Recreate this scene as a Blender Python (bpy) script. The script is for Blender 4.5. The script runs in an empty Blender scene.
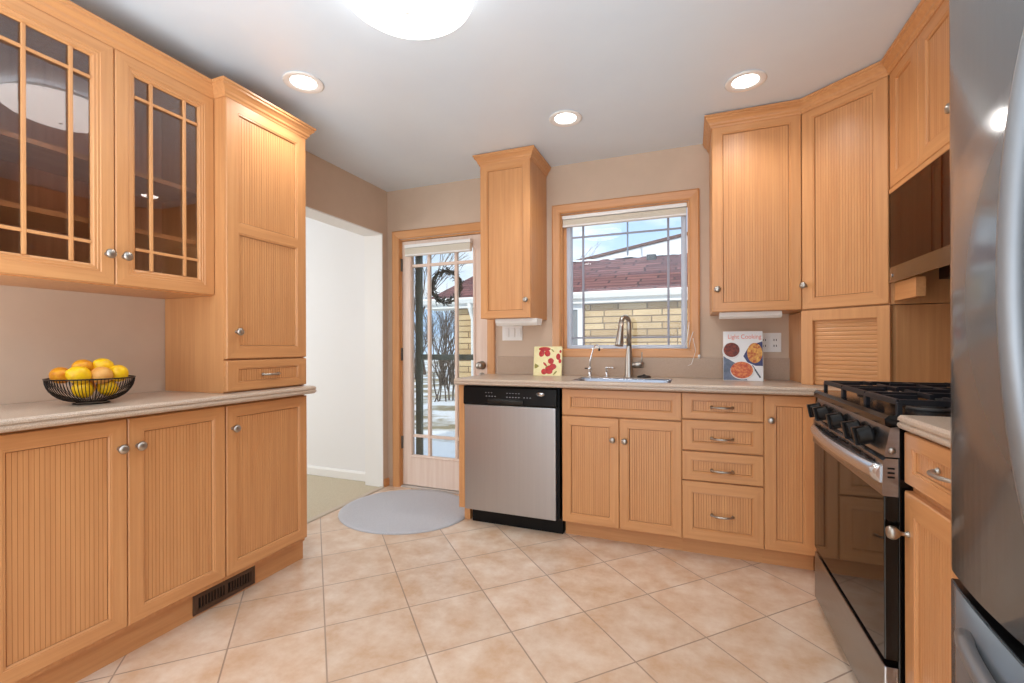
import bpy, bmesh, math, random
from mathutils import Vector, Matrix
SC = bpy.context.scene
COL = SC.collection
PI = math.pi
random.seed(7)

# ------------------------------------------------------------------ camera
cd = bpy.data.cameras.new('camera'); cam = bpy.data.objects.new('camera', cd); COL.objects.link(cam)
_y, _r = math.radians(21.4), math.radians(0.2)
_F = Vector((-math.sin(_y), math.cos(_y), 0)); _R0 = Vector((math.cos(_y), math.sin(_y), 0)); _U0 = Vector((0, 0, 1))
_R = _R0*math.cos(_r) - _U0*math.sin(_r); _U = _U0*math.cos(_r) + _R0*math.sin(_r)
_m = Matrix((_R, _U, -_F)).transposed().to_4x4(); _m.translation = Vector((0, 0, 1.115))
cam.matrix_world = _m
cd.sensor_width = 36; cd.lens = 36*455.5/1024; cd.shift_y = 4.6/1024; cd.clip_start = 0.02; cd.clip_end = 200
SC.camera = cam

# ------------------------------------------------------------------ world, sun, exposure
SC.view_settings.view_transform = 'Standard'; SC.view_settings.look = 'None'
SC.view_settings.gamma = 1; SC.view_settings.use_curve_mapping = False
SC.view_settings.exposure = 0.06
w = bpy.data.worlds.new('world'); SC.world = w; w.use_nodes = True
nt = w.node_tree; nt.nodes.clear()
tc = nt.nodes.new('ShaderNodeTexCoord'); mp = nt.nodes.new('ShaderNodeMapping'); mp.inputs['Scale'].default_value = (1.6, 1.6, 5)
mp.inputs['Rotation'].default_value = (0.1, 0.35, 0)
nz = nt.nodes.new('ShaderNodeTexNoise'); nz.inputs['Scale'].default_value = 2.4; nz.inputs['Detail'].default_value = 6
rp = nt.nodes.new('ShaderNodeValToRGB'); rp.color_ramp.elements[0].position = .40; rp.color_ramp.elements[1].position = .60
rp.color_ramp.elements[0].color = (.46, .66, .92, 1); rp.color_ramp.elements[1].color = (.86, .91, .97, 1)
bgn = nt.nodes.new('ShaderNodeBackground'); bgn.inputs['Strength'].default_value = 1.3
out = nt.nodes.new('ShaderNodeOutputWorld')
L = nt.links.new
L(tc.outputs['Generated'], mp.inputs['Vector']); L(mp.outputs[0], nz.inputs['Vector']); L(nz.outputs['Fac'], rp.inputs[0])
L(rp.outputs[0], bgn.inputs['Color']); L(bgn.outputs[0], out.inputs[0])

def light(name, kind, loc, rot, energy, color=(1, 1, 1), size=None, size_y=None, spot=None, radius=None):
    d = bpy.data.lights.new(name, kind); d.energy = energy; d.color = color
    if kind == 'AREA':
        d.size = size
        if size_y: d.shape = 'RECTANGLE'; d.size_y = size_y
    if kind == 'SPOT': d.spot_size = spot; d.spot_blend = .8; d.shadow_soft_size = radius
    if kind == 'POINT': d.shadow_soft_size = radius
    o = bpy.data.objects.new(name, d); o.location = loc; o.rotation_euler = rot; COL.objects.link(o); return o
sun = light('sun', 'SUN', (0, 0, 8), (math.radians(59), 0, math.radians(-18)), 2.5, (1, .95, .86)); sun.data.angle = .02
# added fill lamps, all unseen: two at the kitchen's rear, one in the hall
light('rear_fill', 'AREA', (-.55, -1.9, 1.15), (math.radians(90), 0, 0), 26, (.9, .95, 1), 2.6, 2.0)  # added fill from behind the camera
light('uplight_fill', 'AREA', (-.55, -.7, 1.0), (math.radians(180), 0, 0), 84, (.82, .92, 1), 2.6, 2.2)  # added up-facing lamp that brightens the ceiling, out of view
light('hall_fill', 'AREA', (-4.6, 1.2, 1.5), (math.radians(90), 0, math.radians(-70)), 44, (.96, .98, 1), 1.6, 1.6)  # added lamp that brightens the hall walls

# ------------------------------------------------------------------ materials
def srgb(r, g, b):
    f = lambda c: (c/255/12.92) if c <= 10 else ((c/255+.055)/1.055)**2.4
    return (f(r), f(g), f(b), 1)
def mat(name, col, rough=.5, metal=0, spec=.5, coat=0, emit=None, es=0):
    m = bpy.data.materials.new(name); m.use_nodes = True; b = m.node_tree.nodes['Principled BSDF']
    b.inputs['Base Color'].default_value = col; b.inputs['Roughness'].default_value = rough; b.inputs['Metallic'].default_value = metal
    b.inputs['Specular IOR Level'].default_value = spec; b.inputs['Coat Weight'].default_value = coat; b.inputs['Coat Roughness'].default_value = .15
    if emit: b.inputs['Emission Color'].default_value = emit; b.inputs['Emission Strength'].default_value = es
    return m
def noisy(name, c1, c2, scale=(10, 10, 10), detail=4, rough=.5, metal=0, bump=0, lo=.35, hi=.65, coat=0, spec=.5, rnd=True):
    m = mat(name, c1, rough, metal, spec, coat); t = m.node_tree; b = t.nodes['Principled BSDF']
    tc = t.nodes.new('ShaderNodeTexCoord'); mp = t.nodes.new('ShaderNodeMapping'); mp.inputs['Scale'].default_value = scale
    n = t.nodes.new('ShaderNodeTexNoise'); n.inputs['Scale'].default_value = 1; n.inputs['Detail'].default_value = detail; n.inputs['Roughness'].default_value = .6
    r = t.nodes.new('ShaderNodeValToRGB'); r.color_ramp.elements[0].position = lo; r.color_ramp.elements[1].position = hi
    r.color_ramp.elements[0].color = c1; r.color_ramp.elements[1].color = c2
    t.links.new(tc.outputs['Object'], mp.inputs[0])
    if rnd:
        oi = t.nodes.new('ShaderNodeObjectInfo'); ml = t.nodes.new('ShaderNodeMath'); ml.operation = 'MULTIPLY'; ml.inputs[1].default_value = 37
        va = t.nodes.new('ShaderNodeVectorMath'); va.operation = 'ADD'
        t.links.new(oi.outputs['Random'], ml.inputs[0]); t.links.new(mp.outputs[0], va.inputs[0]); t.links.new(ml.outputs[0], va.inputs[1]); t.links.new(va.outputs[0], n.inputs[0])
    else: t.links.new(mp.outputs[0], n.inputs[0])
    t.links.new(n.outputs['Fac'], r.inputs[0]); t.links.new(r.outputs[0], b.inputs['Base Color'])
    if bump:
        bp = t.nodes.new('ShaderNodeBump'); bp.inputs['Strength'].default_value = bump; bp.inputs['Distance'].default_value = .002
        t.links.new(n.outputs['Fac'], bp.inputs['Height']); t.links.new(bp.outputs[0], b.inputs['Normal'])
    return m
WA, WB = srgb(215, 157, 103), srgb(199, 139, 88)
wood = noisy('maple_upright', WA, WB, (55, 55, 2.2), 5, .38, 0, .04, .3, .72, coat=.12)
woodh = noisy('maple_level', WA, WB, (2.2, 55, 55), 5, .38, 0, .04, .3, .72, coat=.12)
wood_in = noisy('maple_inside', srgb(206, 150, 118), srgb(188, 132, 102), (40, 40, 2), 4, .5)
wood_wash = noisy('pale_maple', srgb(234, 212, 196), srgb(226, 200, 182), (50, 50, 2), 4, .45)
groove = mat('bead_groove', srgb(188, 124, 74), .6)
edge_shade = mat('panel_edge_shade', srgb(104, 62, 38), .7)  # shade in the panel recess, painted as a dark line
wall_tan = noisy('tan_paint', srgb(208, 184, 162), srgb(204, 180, 158), (6, 6, 6), 3, .75, 0, .02)
wall_white = mat('white_paint', srgb(238, 237, 236), .7)
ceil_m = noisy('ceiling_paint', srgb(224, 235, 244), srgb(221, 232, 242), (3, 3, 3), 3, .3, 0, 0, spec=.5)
trim_white = mat('white_trim', srgb(240, 238, 234), .45)
counter_m = noisy('speckled_laminate', srgb(206, 188, 170), srgb(184, 162, 142), (320, 320, 320), 2, .3, 0, 0, .4, .62, coat=.1)
splash_m = noisy('beige_laminate', srgb(190, 164, 142), srgb(178, 152, 130), (260, 260, 260), 2, .45, 0, 0, .4, .62)
nickel = mat('brushed_nickel', srgb(176, 170, 162), .33, 1)
chrome = mat('chrome', srgb(225, 226, 228), .12, 1)
steel = noisy('brushed_steel', srgb(186, 187, 189), srgb(182, 183, 186), (60, 2, 1), 2, .3, .95, 0, .3, .7)
steel_r = noisy('range_steel', srgb(158, 160, 164), srgb(148, 150, 154), (2, 2, 140), 3, .26, 1, 0, .3, .7)
fridge_m = noisy('fridge_steel', srgb(106, 109, 112), srgb(104, 107, 110), (1, 1, 1), 1, .15, .22, 0, .3, .7, spec=.8)
black_p = mat('black_plastic', srgb(12, 12, 13), .3, 0, .22)
black_m = mat('black_enamel', srgb(10, 9, 9), .15, 0, .35)
black_gl = mat('black_glass', srgb(10, 8, 7), .05, 0, .3)
iron = mat('cast_iron', srgb(26, 28, 34), .45, 0, .35)
grey_t = mat('grey_print', srgb(170, 172, 176), .5)
emit_w = mat('lamp_glow', (1, 1, 1, 1), .5, emit=(1, .97, .92, 1), es=7)
emit_d = mat('dome_glow', (1, 1, 1, 1), .3, emit=(1, .985, .96, 1), es=3.2)
shade_m = noisy('cream_fabric', srgb(226, 220, 206), srgb(216, 208, 192), (400, 400, 400), 2, .8)
red_m = noisy('red_glaze', srgb(206, 34, 30), srgb(170, 20, 24), (60, 60, 60), 3, .35)
cream_m = noisy('cream_glaze', srgb(246, 236, 186), srgb(238, 224, 166), (30, 30, 30), 3, .35)
olive_m = mat('olive_glaze', srgb(150, 142, 60), .4)
paper = mat('cover_white', srgb(240, 240, 240), .35)
snow = noisy('snow', srgb(244, 246, 250), srgb(232, 236, 242), (2, 2, 2), 4, .8)
bark = noisy('bark', srgb(104, 88, 76), srgb(74, 62, 54), (20, 20, 6), 4, .9)
def glassm(name, tint, refl=1.0, rough=.0):
    m = bpy.data.materials.new(name); m.use_nodes = True; t = m.node_tree; t.nodes.clear()
    tr = t.nodes.new('ShaderNodeBsdfTransparent'); tr.inputs[0].default_value = tint
    gl = t.nodes.new('ShaderNodeBsdfGlossy'); gl.inputs['Roughness'].default_value = rough; gl.inputs[0].default_value = (1, 1, 1, 1)
    fr = t.nodes.new('ShaderNodeFresnel'); fr.inputs[0].default_value = 1.5
    ml = t.nodes.new('ShaderNodeMath'); ml.operation = 'MULTIPLY'; ml.inputs[1].default_value = refl; ml.use_clamp = True
    mx = t.nodes.new('ShaderNodeMixShader'); o = t.nodes.new('ShaderNodeOutputMaterial')
    t.links.new(fr.outputs[0], ml.inputs[0]); t.links.new(ml.outputs[0], mx.inputs[0]); t.links.new(tr.outputs[0], mx.inputs[1]); t.links.new(gl.outputs[0], mx.inputs[2]); t.links.new(mx.outputs[0], o.inputs[0])
    return m
pane = glassm('window_glass', (.97, .98, .98, 1), .6)
pane_cab = glassm('cabinet_glass', (.95, .9, .88, 1), 1.4)
visor = glassm('tinted_visor', (.35, .14, .09, 1), .55, .02)
visor2 = glassm('bronze_strip', (.5, .35, .28, 1), 1.8, .12)

def tile_material():
    m = mat('floor_tile', (.8, .7, .6, 1), .28); t = m.node_tree; b = t.nodes['Principled BSDF']; N = t.nodes.new; K = t.links.new
    tc = N('ShaderNodeTexCoord'); mp = N('ShaderNodeMapping'); mp.inputs['Rotation'].default_value = (0, 0, PI/4)
    K(tc.outputs['Object'], mp.inputs[0])
    br = N('ShaderNodeTexBrick'); br.offset = 0; br.squash = 1
    br.inputs['Scale'].default_value = 1; br.inputs['Brick Width'].default_value = .333; br.inputs['Row Height'].default_value = .333
    br.inputs['Mortar Size'].default_value = .0032; br.inputs['Mortar Smooth'].default_value = .25; br.inputs['Bias'].default_value = 0
    br.inputs['Color1'].default_value = (0, 0, 0, 1); br.inputs['Color2'].default_value = (1, 1, 1, 1); br.inputs['Mortar'].default_value = (.5, .5, .5, 1)
    # rotated by +45: x' = (x-y)/sqrt2, y' = (x+y)/sqrt2
    mp.inputs['Location'].default_value = (2.630, -.040, 0)
    K(mp.outputs[0], br.inputs['Vector'])
    n1 = N('ShaderNodeTexNoise'); n1.inputs['Scale'].default_value = 7; n1.inputs['Detail'].default_value = 7; n1.inputs['Roughness'].default_value = .65
    K(tc.outputs['Object'], n1.inputs['Vector'])
    r1 = N('ShaderNodeValToRGB'); r1.color_ramp.elements[0].position = .34; r1.color_ramp.elements[1].position = .68
    r1.color_ramp.elements[0].color = srgb(211, 174, 140); r1.color_ramp.elements[1].color = srgb(234, 215, 196)
    K(n1.outputs['Fac'], r1.inputs[0])
    mx = N('ShaderNodeMix'); mx.data_type = 'RGBA'; mx.blend_type = 'MULTIPLY'; mx.inputs[0].default_value = 1
    r2 = N('ShaderNodeValToRGB'); r2.color_ramp.elements[0].color = (.90, .89, .88, 1); r2.color_ramp.elements[1].color = (1, 1, 1, 1)
    K(br.outputs['Color'], r2.inputs[0]); K(r1.outputs[0], mx.inputs[6]); K(r2.outputs[0], mx.inputs[7])
    mg = N('ShaderNodeMix'); mg.data_type = 'RGBA'; mg.inputs[7].default_value = srgb(172, 146, 126)
    K(br.outputs['Fac'], mg.inputs[0]); K(mx.outputs[2], mg.inputs[6]); K(mg.outputs[2], b.inputs['Base Color'])
    bp = N('ShaderNodeBump'); bp.invert = True; bp.inputs['Strength'].default_value = .5; bp.inputs['Distance'].default_value = .003
    K(br.outputs['Fac'], bp.inputs['Height']); K(bp.outputs[0], b.inputs['Normal'])
    return m
tile_m = tile_material()
def brick_material(name, cols, mortar, bw, rh, ms, axis='XZ', sc=1.0, rough=.9):
    m = mat(name, cols[0], rough); t = m.node_tree; b = t.nodes['Principled BSDF']; N = t.nodes.new; K = t.links.new
    tc = N('ShaderNodeTexCoord'); sp = N('ShaderNodeSeparateXYZ'); cb = N('ShaderNodeCombineXYZ')
    K(tc.outputs['Object'], sp.inputs[0]); K(sp.outputs[axis[0]], cb.inputs[0]); K(sp.outputs[axis[1]], cb.inputs[1])
    br = N('ShaderNodeTexBrick'); br.inputs['Scale'].default_value = sc; br.inputs['Brick Width'].default_value = bw; br.inputs['Row Height'].default_value = rh
    br.inputs['Mortar Size'].default_value = ms; br.inputs['Mortar Smooth'].default_value = .2
    br.inputs['Color1'].default_value = cols[0]; br.inputs['Color2'].default_value = cols[1]; br.inputs['Mortar'].default_value = mortar
    br.offset_frequency = 2; br.squash = 1.7; br.squash_frequency = 3
    nz = N('ShaderNodeTexNoise'); nz.inputs['Scale'].default_value = 3.5; nz.inputs['Detail'].default_value = 5
    K(cb.outputs[0], br.inputs['Vector']); K(tc.outputs['Object'], nz.inputs['Vector'])
    mx = N('ShaderNodeMix'); mx.data_type = 'RGBA'; mx.blend_type = 'MULTIPLY'; mx.inputs[0].default_value = .6
    r = N('ShaderNodeValToRGB'); r.color_ramp.elements[0].position = .3; r.color_ramp.elements[1].position = .7
    r.color_ramp.elements[0].color = (.62, .58, .52, 1); r.color_ramp.elements[1].color = (1, 1, 1, 1)
    K(nz.outputs['Fac'], r.inputs[0]); K(br.outputs['Color'], mx.inputs[6]); K(r.outputs[0], mx.inputs[7]); K(mx.outputs[2], b.inputs['Base Color'])
    return m
stone_m = brick_material('ashlar_stone', [srgb(220, 194, 152), srgb(186, 156, 114)], srgb(128, 104, 76), .46, .108, .011)
shingle_m = brick_material('roof_shingles', [srgb(148, 94, 90), srgb(104, 62, 66)], srgb(66, 38, 42), .55, .2, .02, 'XY')
ground_m = noisy('snowy_lawn', srgb(240, 242, 246), srgb(150, 136, 104), (.55, .9, 1), 7, .9, 0, 0, .46, .56, rnd=False)

# ------------------------------------------------------------------ mesh helpers
class MB:
    def __init__(s): s.bm = bmesh.new(); s.mi = 0
    def box(s, x0, x1, y0, y1, z0, z1, bev=0, M=None, mi=None):
        b = bmesh.new()
        v = [b.verts.new((x, y, z)) for x in (x0, x1) for y in (y0, y1) for z in (z0, z1)]
        for f in ((0, 1, 3, 2), (4, 6, 7, 5), (0, 4, 5, 1), (2, 3, 7, 6), (0, 2, 6, 4), (1, 5, 7, 3)): b.faces.new([v[i] for i in f])
        bmesh.ops.recalc_face_normals(b, faces=b.faces)
        if bev > 0: bmesh.ops.bevel(b, geom=b.edges[:], offset=bev, segments=2, profile=.6, affect='EDGES')
        s.add(b, M, mi); return s
    def add(s, b, M=None, mi=None):
        if M is not None: b.transform(M)
        mi = s.mi if mi is None else mi
        vm = {}
        for v in b.verts: vm[v] = s.bm.verts.new(v.co)
        for f in b.faces:
            try:
                g = s.bm.faces.new([vm[v] for v in f.verts]); g.material_index = mi if mi >= 0 else f.material_index; g.smooth = f.smooth
            except ValueError: pass
        b.free()
    def faces(s, vs, fs, mi=None, smooth=False):
        vv = [s.bm.verts.new(v) for v in vs]
        for f in fs:
            g = s.bm.faces.new([vv[i] for i in f]); g.material_index = s.mi if mi is None else mi; g.smooth = smooth
    def lathe(s, prof, seg=24, M=None, mi=None, smooth=True):      # prof (r, z)
        b = bmesh.new(); rings = []
        for r, z in prof:
            if r < 1e-6: rings.append([b.verts.new((0, 0, z))])
            else: rings.append([b.verts.new((r*math.cos(2*PI*k/seg), r*math.sin(2*PI*k/seg), z)) for k in range(seg)])
        for a, c in zip(rings, rings[1:]):
            for k in range(seg):
                k2 = (k+1) % seg
                q = [a[0] if len(a) == 1 else a[k]]
                if len(a) > 1: q.append(a[k2])
                if len(c) > 1: q.append(c[k2])
                q.append(c[0] if len(c) == 1 else c[k])
                if len(q) > 2: f = b.faces.new(q); f.smooth = smooth
        bmesh.ops.recalc_face_normals(b, faces=b.faces)
        s.add(b, M, mi); return s
    def tube(s, pts, r, seg=10, mi=None, cap=True, flat=1.0):
        pts = [Vector(p) for p in pts]; b = bmesh.new(); rings = []
        n = len(pts); rr = r if isinstance(r, (list, tuple)) else [r]*n
        up = None
        for i, p in enumerate(pts):
            d = (pts[min(i+1, n-1)]-pts[max(i-1, 0)]).normalized()
            if up is None: up = Vector((0, 0, 1)) if abs(d.z) < .9 else Vector((1, 0, 0))
            a = d.cross(up).normalized(); c = a.cross(d).normalized(); up = c
            rings.append([b.verts.new(p + a*math.cos(2*PI*k/seg)*rr[i] + c*math.sin(2*PI*k/seg)*rr[i]*flat) for k in range(seg)])
        for a, c in zip(rings, rings[1:]):
            for k in range(seg): f = b.faces.new((a[k], a[(k+1) % seg], c[(k+1) % seg], c[k])); f.smooth = True
        if cap: b.faces.new(rings[0][::-1]); b.faces.new(rings[-1])
        bmesh.ops.recalc_face_normals(b, faces=b.faces)
        s.add(b, None, mi); return s
    def prism(s, poly, axis, a0, a1, mi=None, bev=0, M=None):   # poly of 2-tuples in the plane across axis
        b = bmesh.new()
        def P(u, v, a): return {'x': (a, u, v), 'y': (u, a, v), 'z': (u, v, a)}[axis]
        A = [b.verts.new(P(u, v, a0)) for u, v in poly]; B = [b.verts.new(P(u, v, a1)) for u, v in poly]
        n = len(poly)
        b.faces.new(A); b.faces.new(B[::-1])
        for i in range(n): b.faces.new((A[i], B[i], B[(i+1) % n], A[(i+1) % n]))
        bmesh.ops.recalc_face_normals(b, faces=b.faces)
        if bev: bmesh.ops.bevel(b, geom=b.edges[:], offset=bev, segments=2, profile=.6, affect='EDGES')
        s.add(b, M, mi); return s
    def sweep(s, path, prof, closed=False, mi=None, zdir=1, smooth=False):
        # path: plan points (x, y); prof: (offset to the right-hand side of travel, z); mitred corners
        n = len(path); P = [Vector((p[0], p[1])) for p in path]; rows = []
        for i in range(n):
            if closed: d0 = (P[i]-P[i-1]).normalized(); d1 = (P[(i+1) % n]-P[i]).normalized()
            else:
                d0 = (P[i]-P[i-1]).normalized() if i else (P[1]-P[0]).normalized()
                d1 = (P[i+1]-P[i]).normalized() if i < n-1 else d0
            n0 = Vector((d0.y, -d0.x)); n1 = Vector((d1.y, -d1.x)); mm = (n0+n1).normalized(); k = 1/max(.3, mm.dot(n0))
            rows.append([(P[i].x+mm.x*o*k, P[i].y+mm.y*o*k, z) for o, z in prof])
        m = len(prof); vs = [v for r in rows for v in r]; fs = []
        for i in range(n if closed else n-1):
            j = (i+1) % n
            for k in range(m-1): fs.append((i*m+k, i*m+k+1, j*m+k+1, j*m+k))
        if not closed:
            fs.append(tuple(range(m))); fs.append(tuple(range((n-1)*m, n*m))[::-1])
        s.faces(vs, fs, mi, smooth)
    def rings(s, x0, x1, z0, z1, prof, mis=(0, 1), fill=None):
        # picture-frame sweep in the x-z plane; prof: (inset, y); side faces material mis[0], top/bottom mis[1]
        vs = []; fs = []; ms = []
        for ins, y in prof: vs += [(x0+ins, y, z0+ins), (x1-ins, y, z0+ins), (x1-ins, y, z1-ins), (x0+ins, y, z1-ins)]
        vv = [s.bm.verts.new(v) for v in vs]
        for i in range(len(prof)-1):
            for k in range(4):
                a = i*4+k; b2 = i*4+(k+1) % 4
                f = s.bm.faces.new((vv[a], vv[b2], vv[b2+4], vv[a+4])); f.material_index = mis[1] if k in (0, 2) else mis[0]
        if fill is not None:
            b0 = (len(prof)-1)*4; f = s.bm.faces.new([vv[b0+k] for k in range(4)]); f.material_index = fill
    def build(s, name, mats, parent=None, loc=None, rotz=0, fixn=True, wnorm=False):
        if fixn: bmesh.ops.recalc_face_normals(s.bm, faces=s.bm.faces)
        me = bpy.data.meshes.new(name); s.bm.to_mesh(me); s.bm.free()
        for m in (mats if isinstance(mats, (list, tuple)) else [mats]): me.materials.append(m)
        o = bpy.data.objects.new(name, me); COL.objects.link(o)
        if parent: o.parent = parent
        if loc: o.location = loc; o.rotation_euler = (0, 0, rotz)
        return o
def tag(o, label=None, cat=None, group=None, kind=None):
    if label: o['label'] = label
    if cat: o['category'] = cat
    if group: o['group'] = group
    if kind: o['kind'] = kind
    return o
def thing(name, label, cat, loc=(0, 0, 0), rotz=0, group=None):
    o = bpy.data.objects.new(name, None); COL.objects.link(o); o.location = loc; o.rotation_euler = (0, 0, rotz); o.empty_display_size = .1
    return tag(o, label, cat, group)
def struct(name, mb, m, **k):
    o = mb.build(name, m, **k); o['kind'] = 'structure'; return o
def structe(name, loc=(0, 0, 0)):
    o = bpy.data.objects.new(name, None); COL.objects.link(o); o.location = loc; o['kind'] = 'structure'; return o
def text_mesh(body, size, extrude=.0006):
    c = bpy.data.curves.new('lettering', 'FONT'); c.body = body; c.size = size; c.extrude = extrude; c.align_x = 'CENTER'; c.align_y = 'CENTER'
    t = bpy.data.objects.new('lettering', c); COL.objects.link(t); dg = bpy.context.evaluated_depsgraph_get(); dg.update()
    me = bpy.data.meshes.new_from_object(t.evaluated_get(dg)); bpy.data.objects.remove(t); bpy.data.curves.remove(c)
    b = bmesh.new(); b.from_mesh(me); bpy.data.meshes.remove(me); return b
L90 = PI/2
def RX(a): return Matrix.Rotation(a, 4, 'X')
def T(x, y, z): return Matrix.Translation((x, y, z))

# ------------------------------------------------------------------ room shell
CE = 2.36; XL, XR, YB, YF = -2.27, 1.14, 3.05, -2.0
m = MB(); m.box(XL, XR, YF, YB, -.06, 0); struct('floor', m, tile_m)
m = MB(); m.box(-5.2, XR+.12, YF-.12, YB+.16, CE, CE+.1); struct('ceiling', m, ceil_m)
# left wall: solid to Y=1.86, doorway 1.86..2.99, short return
m = MB(); m.box(XL-.17, XL, YF, 1.86, 0, CE); m.box(XL-.17, XL, 1.86, 2.99, 2.01, CE); m.box(XL-.17, XL, 2.99, 3.17, 0, CE)
struct('wall_left', m, wall_tan)
m = MB(); m.box(XL-.172, XL-.0, 2.982, 2.9895, 0, 2.01); m.box(XL-.172, XL, 1.861, 1.868, 0, 2.01); m.box(XL-.172, XL, 1.87, 2.982, 2.002, 2.0095)
struct('trim_1', m, trim_white)                       # painted jamb lining of the doorway
# back wall with door and window holes
DX0, DX1, DZ1 = -2.155, -1.385, 1.965
WX0, WX1, WZ0, WZ1 = -.832, -.008, 1.076, 2.022
m = MB(); yb1 = YB+.16
m.box(XL, DX0, YB, yb1, 0, CE); m.box(DX0, DX1, YB, yb1, DZ1, CE); m.box(DX1, WX0, YB, yb1, 0, CE)
m.box(WX0, WX1, YB, yb1, 0, WZ0); m.box(WX0, WX1, YB, yb1, WZ1, CE); m.box(WX1, XR+.12, YB, yb1, 0, CE)
struct('wall_back', m, wall_tan)
m = MB(); m.box(XR, XR+.12, YF, YB, 0, CE); struct('wall_right', m, wall_tan)
m = MB(); m.box(XL-.17, -1.85, YF-.12, YF, 0, CE); m.box(.75, XR+.12, YF-.12, YF, 0, CE); m.box(-1.85, .75, YF-.12, YF, 2.15, CE)
struct('wall_front', m, wall_tan)
# hall beyond the doorway
m = MB(); m.box(-5.2, XL-.17, 3.07, 3.2, 0, CE); m.box(-5.3, -5.2, -.5, 3.2, 0, CE); m.box(-5.2, XL-.17, -.6, -.5, 0, CE); struct('wall_hall', m, wall_white)
carpet_m = noisy('beige_carpet', srgb(212, 200, 176), srgb(188, 174, 148), (260, 260, 260), 3, .95, 0, .5)
m = MB(); m.box(-5.2, XL, -.5, 3.07, -.06, -.002); struct('floor_hall', m, carpet_m)
m = MB(); m.prism([(XL-.03, 0), (XL+.02, 0), (XL+.014, .006), (XL-.024, .006)], 'y', 1.87, 2.982); struct('trim_2', m, mat('threshold', srgb(196, 180, 160), .35, .4))
m = MB(); m.prism([(3.07, 0), (3.07, .075), (3.062, .075), (3.056, .06), (3.056, 0)], 'x', -5.2, XL-.172); struct('baseboard_hall', m, trim_white)
m = MB(); m.prism([(XL, 0), (XL+.012, 0), (XL+.012, .05), (XL+.006, .06), (XL, .06)], 'y', 2.995, YB); struct('baseboard_left', m, woodh)

# ------------------------------------------------------------------ exterior door (door_1) and storm door
def casing(name, x0, x1, z0, z1, wd, y, sill=False):
    m = MB()
    prof = [(-.0, y), (0, y-.016), (.008, y-.02), (wd-.012, y-.014), (wd-.004, y-.01), (wd, y-.004), (wd, y+.012)]
    if sill: m.rings(x0, x1, z0, z1, prof)
    else:
        # legs and head only, mitred
        vs = []; n = len(prof)
        for ins, yy in prof: vs += [(x0+ins, yy, z0), (x0+ins, yy, z1-ins), (x1-ins, yy, z1-ins), (x1-ins, yy, z0)]
        vv = [m.bm.verts.new(v) for v in vs]
        for i in range(n-1):
            for k in range(3):
                f = m.bm.faces.new((vv[i*4+k], vv[i*4+k+1], vv[i*4+k+5], vv[i*4+k+4])); f.material_index = 1 if k == 1 else 0
    return struct(name, m, [wood, woodh])
casing('trim_3', DX0-.06, DX1+.06, 0, DZ1+.065, .062, YB)
m = MB(); m.box(DX0, DX0+.012, YB+.012, YB+.14, 0, DZ1); m.box(DX1-.012, DX1, YB+.012, YB+.14, 0, DZ1); m.box(DX0+.012, DX1-.012, YB+.012, YB+.14, DZ1-.012, DZ1)
struct('trim_4', m, wood)                             # door jamb
m = MB(); m.box(DX0+.012, DX1-.012, YB-.005, YB+.16, 0.001, .014, .003); struct('trim_5', m, mat('aluminium_sill', srgb(206, 200, 194), .4, .6))
d = structe('door_1', (DX0+.014, YB+.02, .018)); dw, dh = DX1-DX0-.028, DZ1-.034
GX0, GX1, GZ0, GZ1 = .082, dw-.112, .235, 1.845       # glass opening, local
def P_door():
    m = MB(); t = .04
    m.box(0, GX0, 0, t, 0, dh); m.box(GX1, dw, 0, t, 0, dh); m.box(GX0, GX1, 0, t, 0, GZ0, mi=1); m.box(GX0, GX1, 0, t, GZ1, dh, mi=1)
    m.rings(GX0-.014, GX1+.014, GZ0-.014, GZ1+.014, [(0, 0), (0, -.006), (.008, -.009), (.016, -.004), (.02, .01)])
    return m
P_door().build('door_leaf', [wood_wash, wood_wash], d)
m = MB()
for x in (.238, .478): m.box(x-.011, x+.011, .004, .034, GZ0, GZ1, .003)
for z in (.39, 1.735): m.box(GX0, GX1, .006, .032, z-.011, z+.011, .003)
m.build('muntin', wood_wash, d)['label'] = 'pale grille bars over the glass'
m = MB(); m.box(GX0, GX1, .018, .021, GZ0, GZ1); m.build('glass_pane', pane, d)
m = MB(); m.lathe([(0, 0), (.03, 0), (.032, .004), (.012, .01), (.01, .03), (.022, .036), (.029, .048), (.027, .06), (.014, .067), (0, .068)], 20, T(.7, 0, .955) @ RX(L90)); m.build('door_knob', nickel, d)
m = MB(); m.lathe([(0, 0), (.026, 0), (.026, .008), (.018, .014), (0, .014)], 20, T(.7, 0, .875) @ RX(L90)); m.box(.696, .704, -.03, -.012, .86, .89, .002); m.build('deadbolt', nickel, d)
for z in (.335, 1.035, 1.745):
    m = MB(); m.box(-.010, .004, -.006, .002, z-.05, z+.05, .001); m.tube([(-.004, -.008, z-.05), (-.004, -.008, z+.05)], .006, 8); m.build('hinge', mat('hinge_steel', srgb(110, 104, 98), .4, .8), d)
# roller shade on the door
s = thing('roller_shade', 'cream cellular shade gathered at the top of the glazed door', 'blind', (DX0+.075, YB-.0, 1.832))
m = MB(); m.box(0, .575, -.045, -.002, .05, .076, .004); m.build('head_rail', trim_white, s)
m = MB()
for k in range(6): m.prism([(-.008, .0+k*.008), (-.038, .0+k*.008), (-.042, .004+k*.008), (-.038, .008+k*.008), (-.008, .008+k*.008)], 'x', .004, .571)
m.build('folded_fabric', shade_m, s)
m = MB(); m.box(.003, .572, -.042, -.006, -.012, 0, .003); m.build('bottom_rail', trim_white, s)

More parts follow.
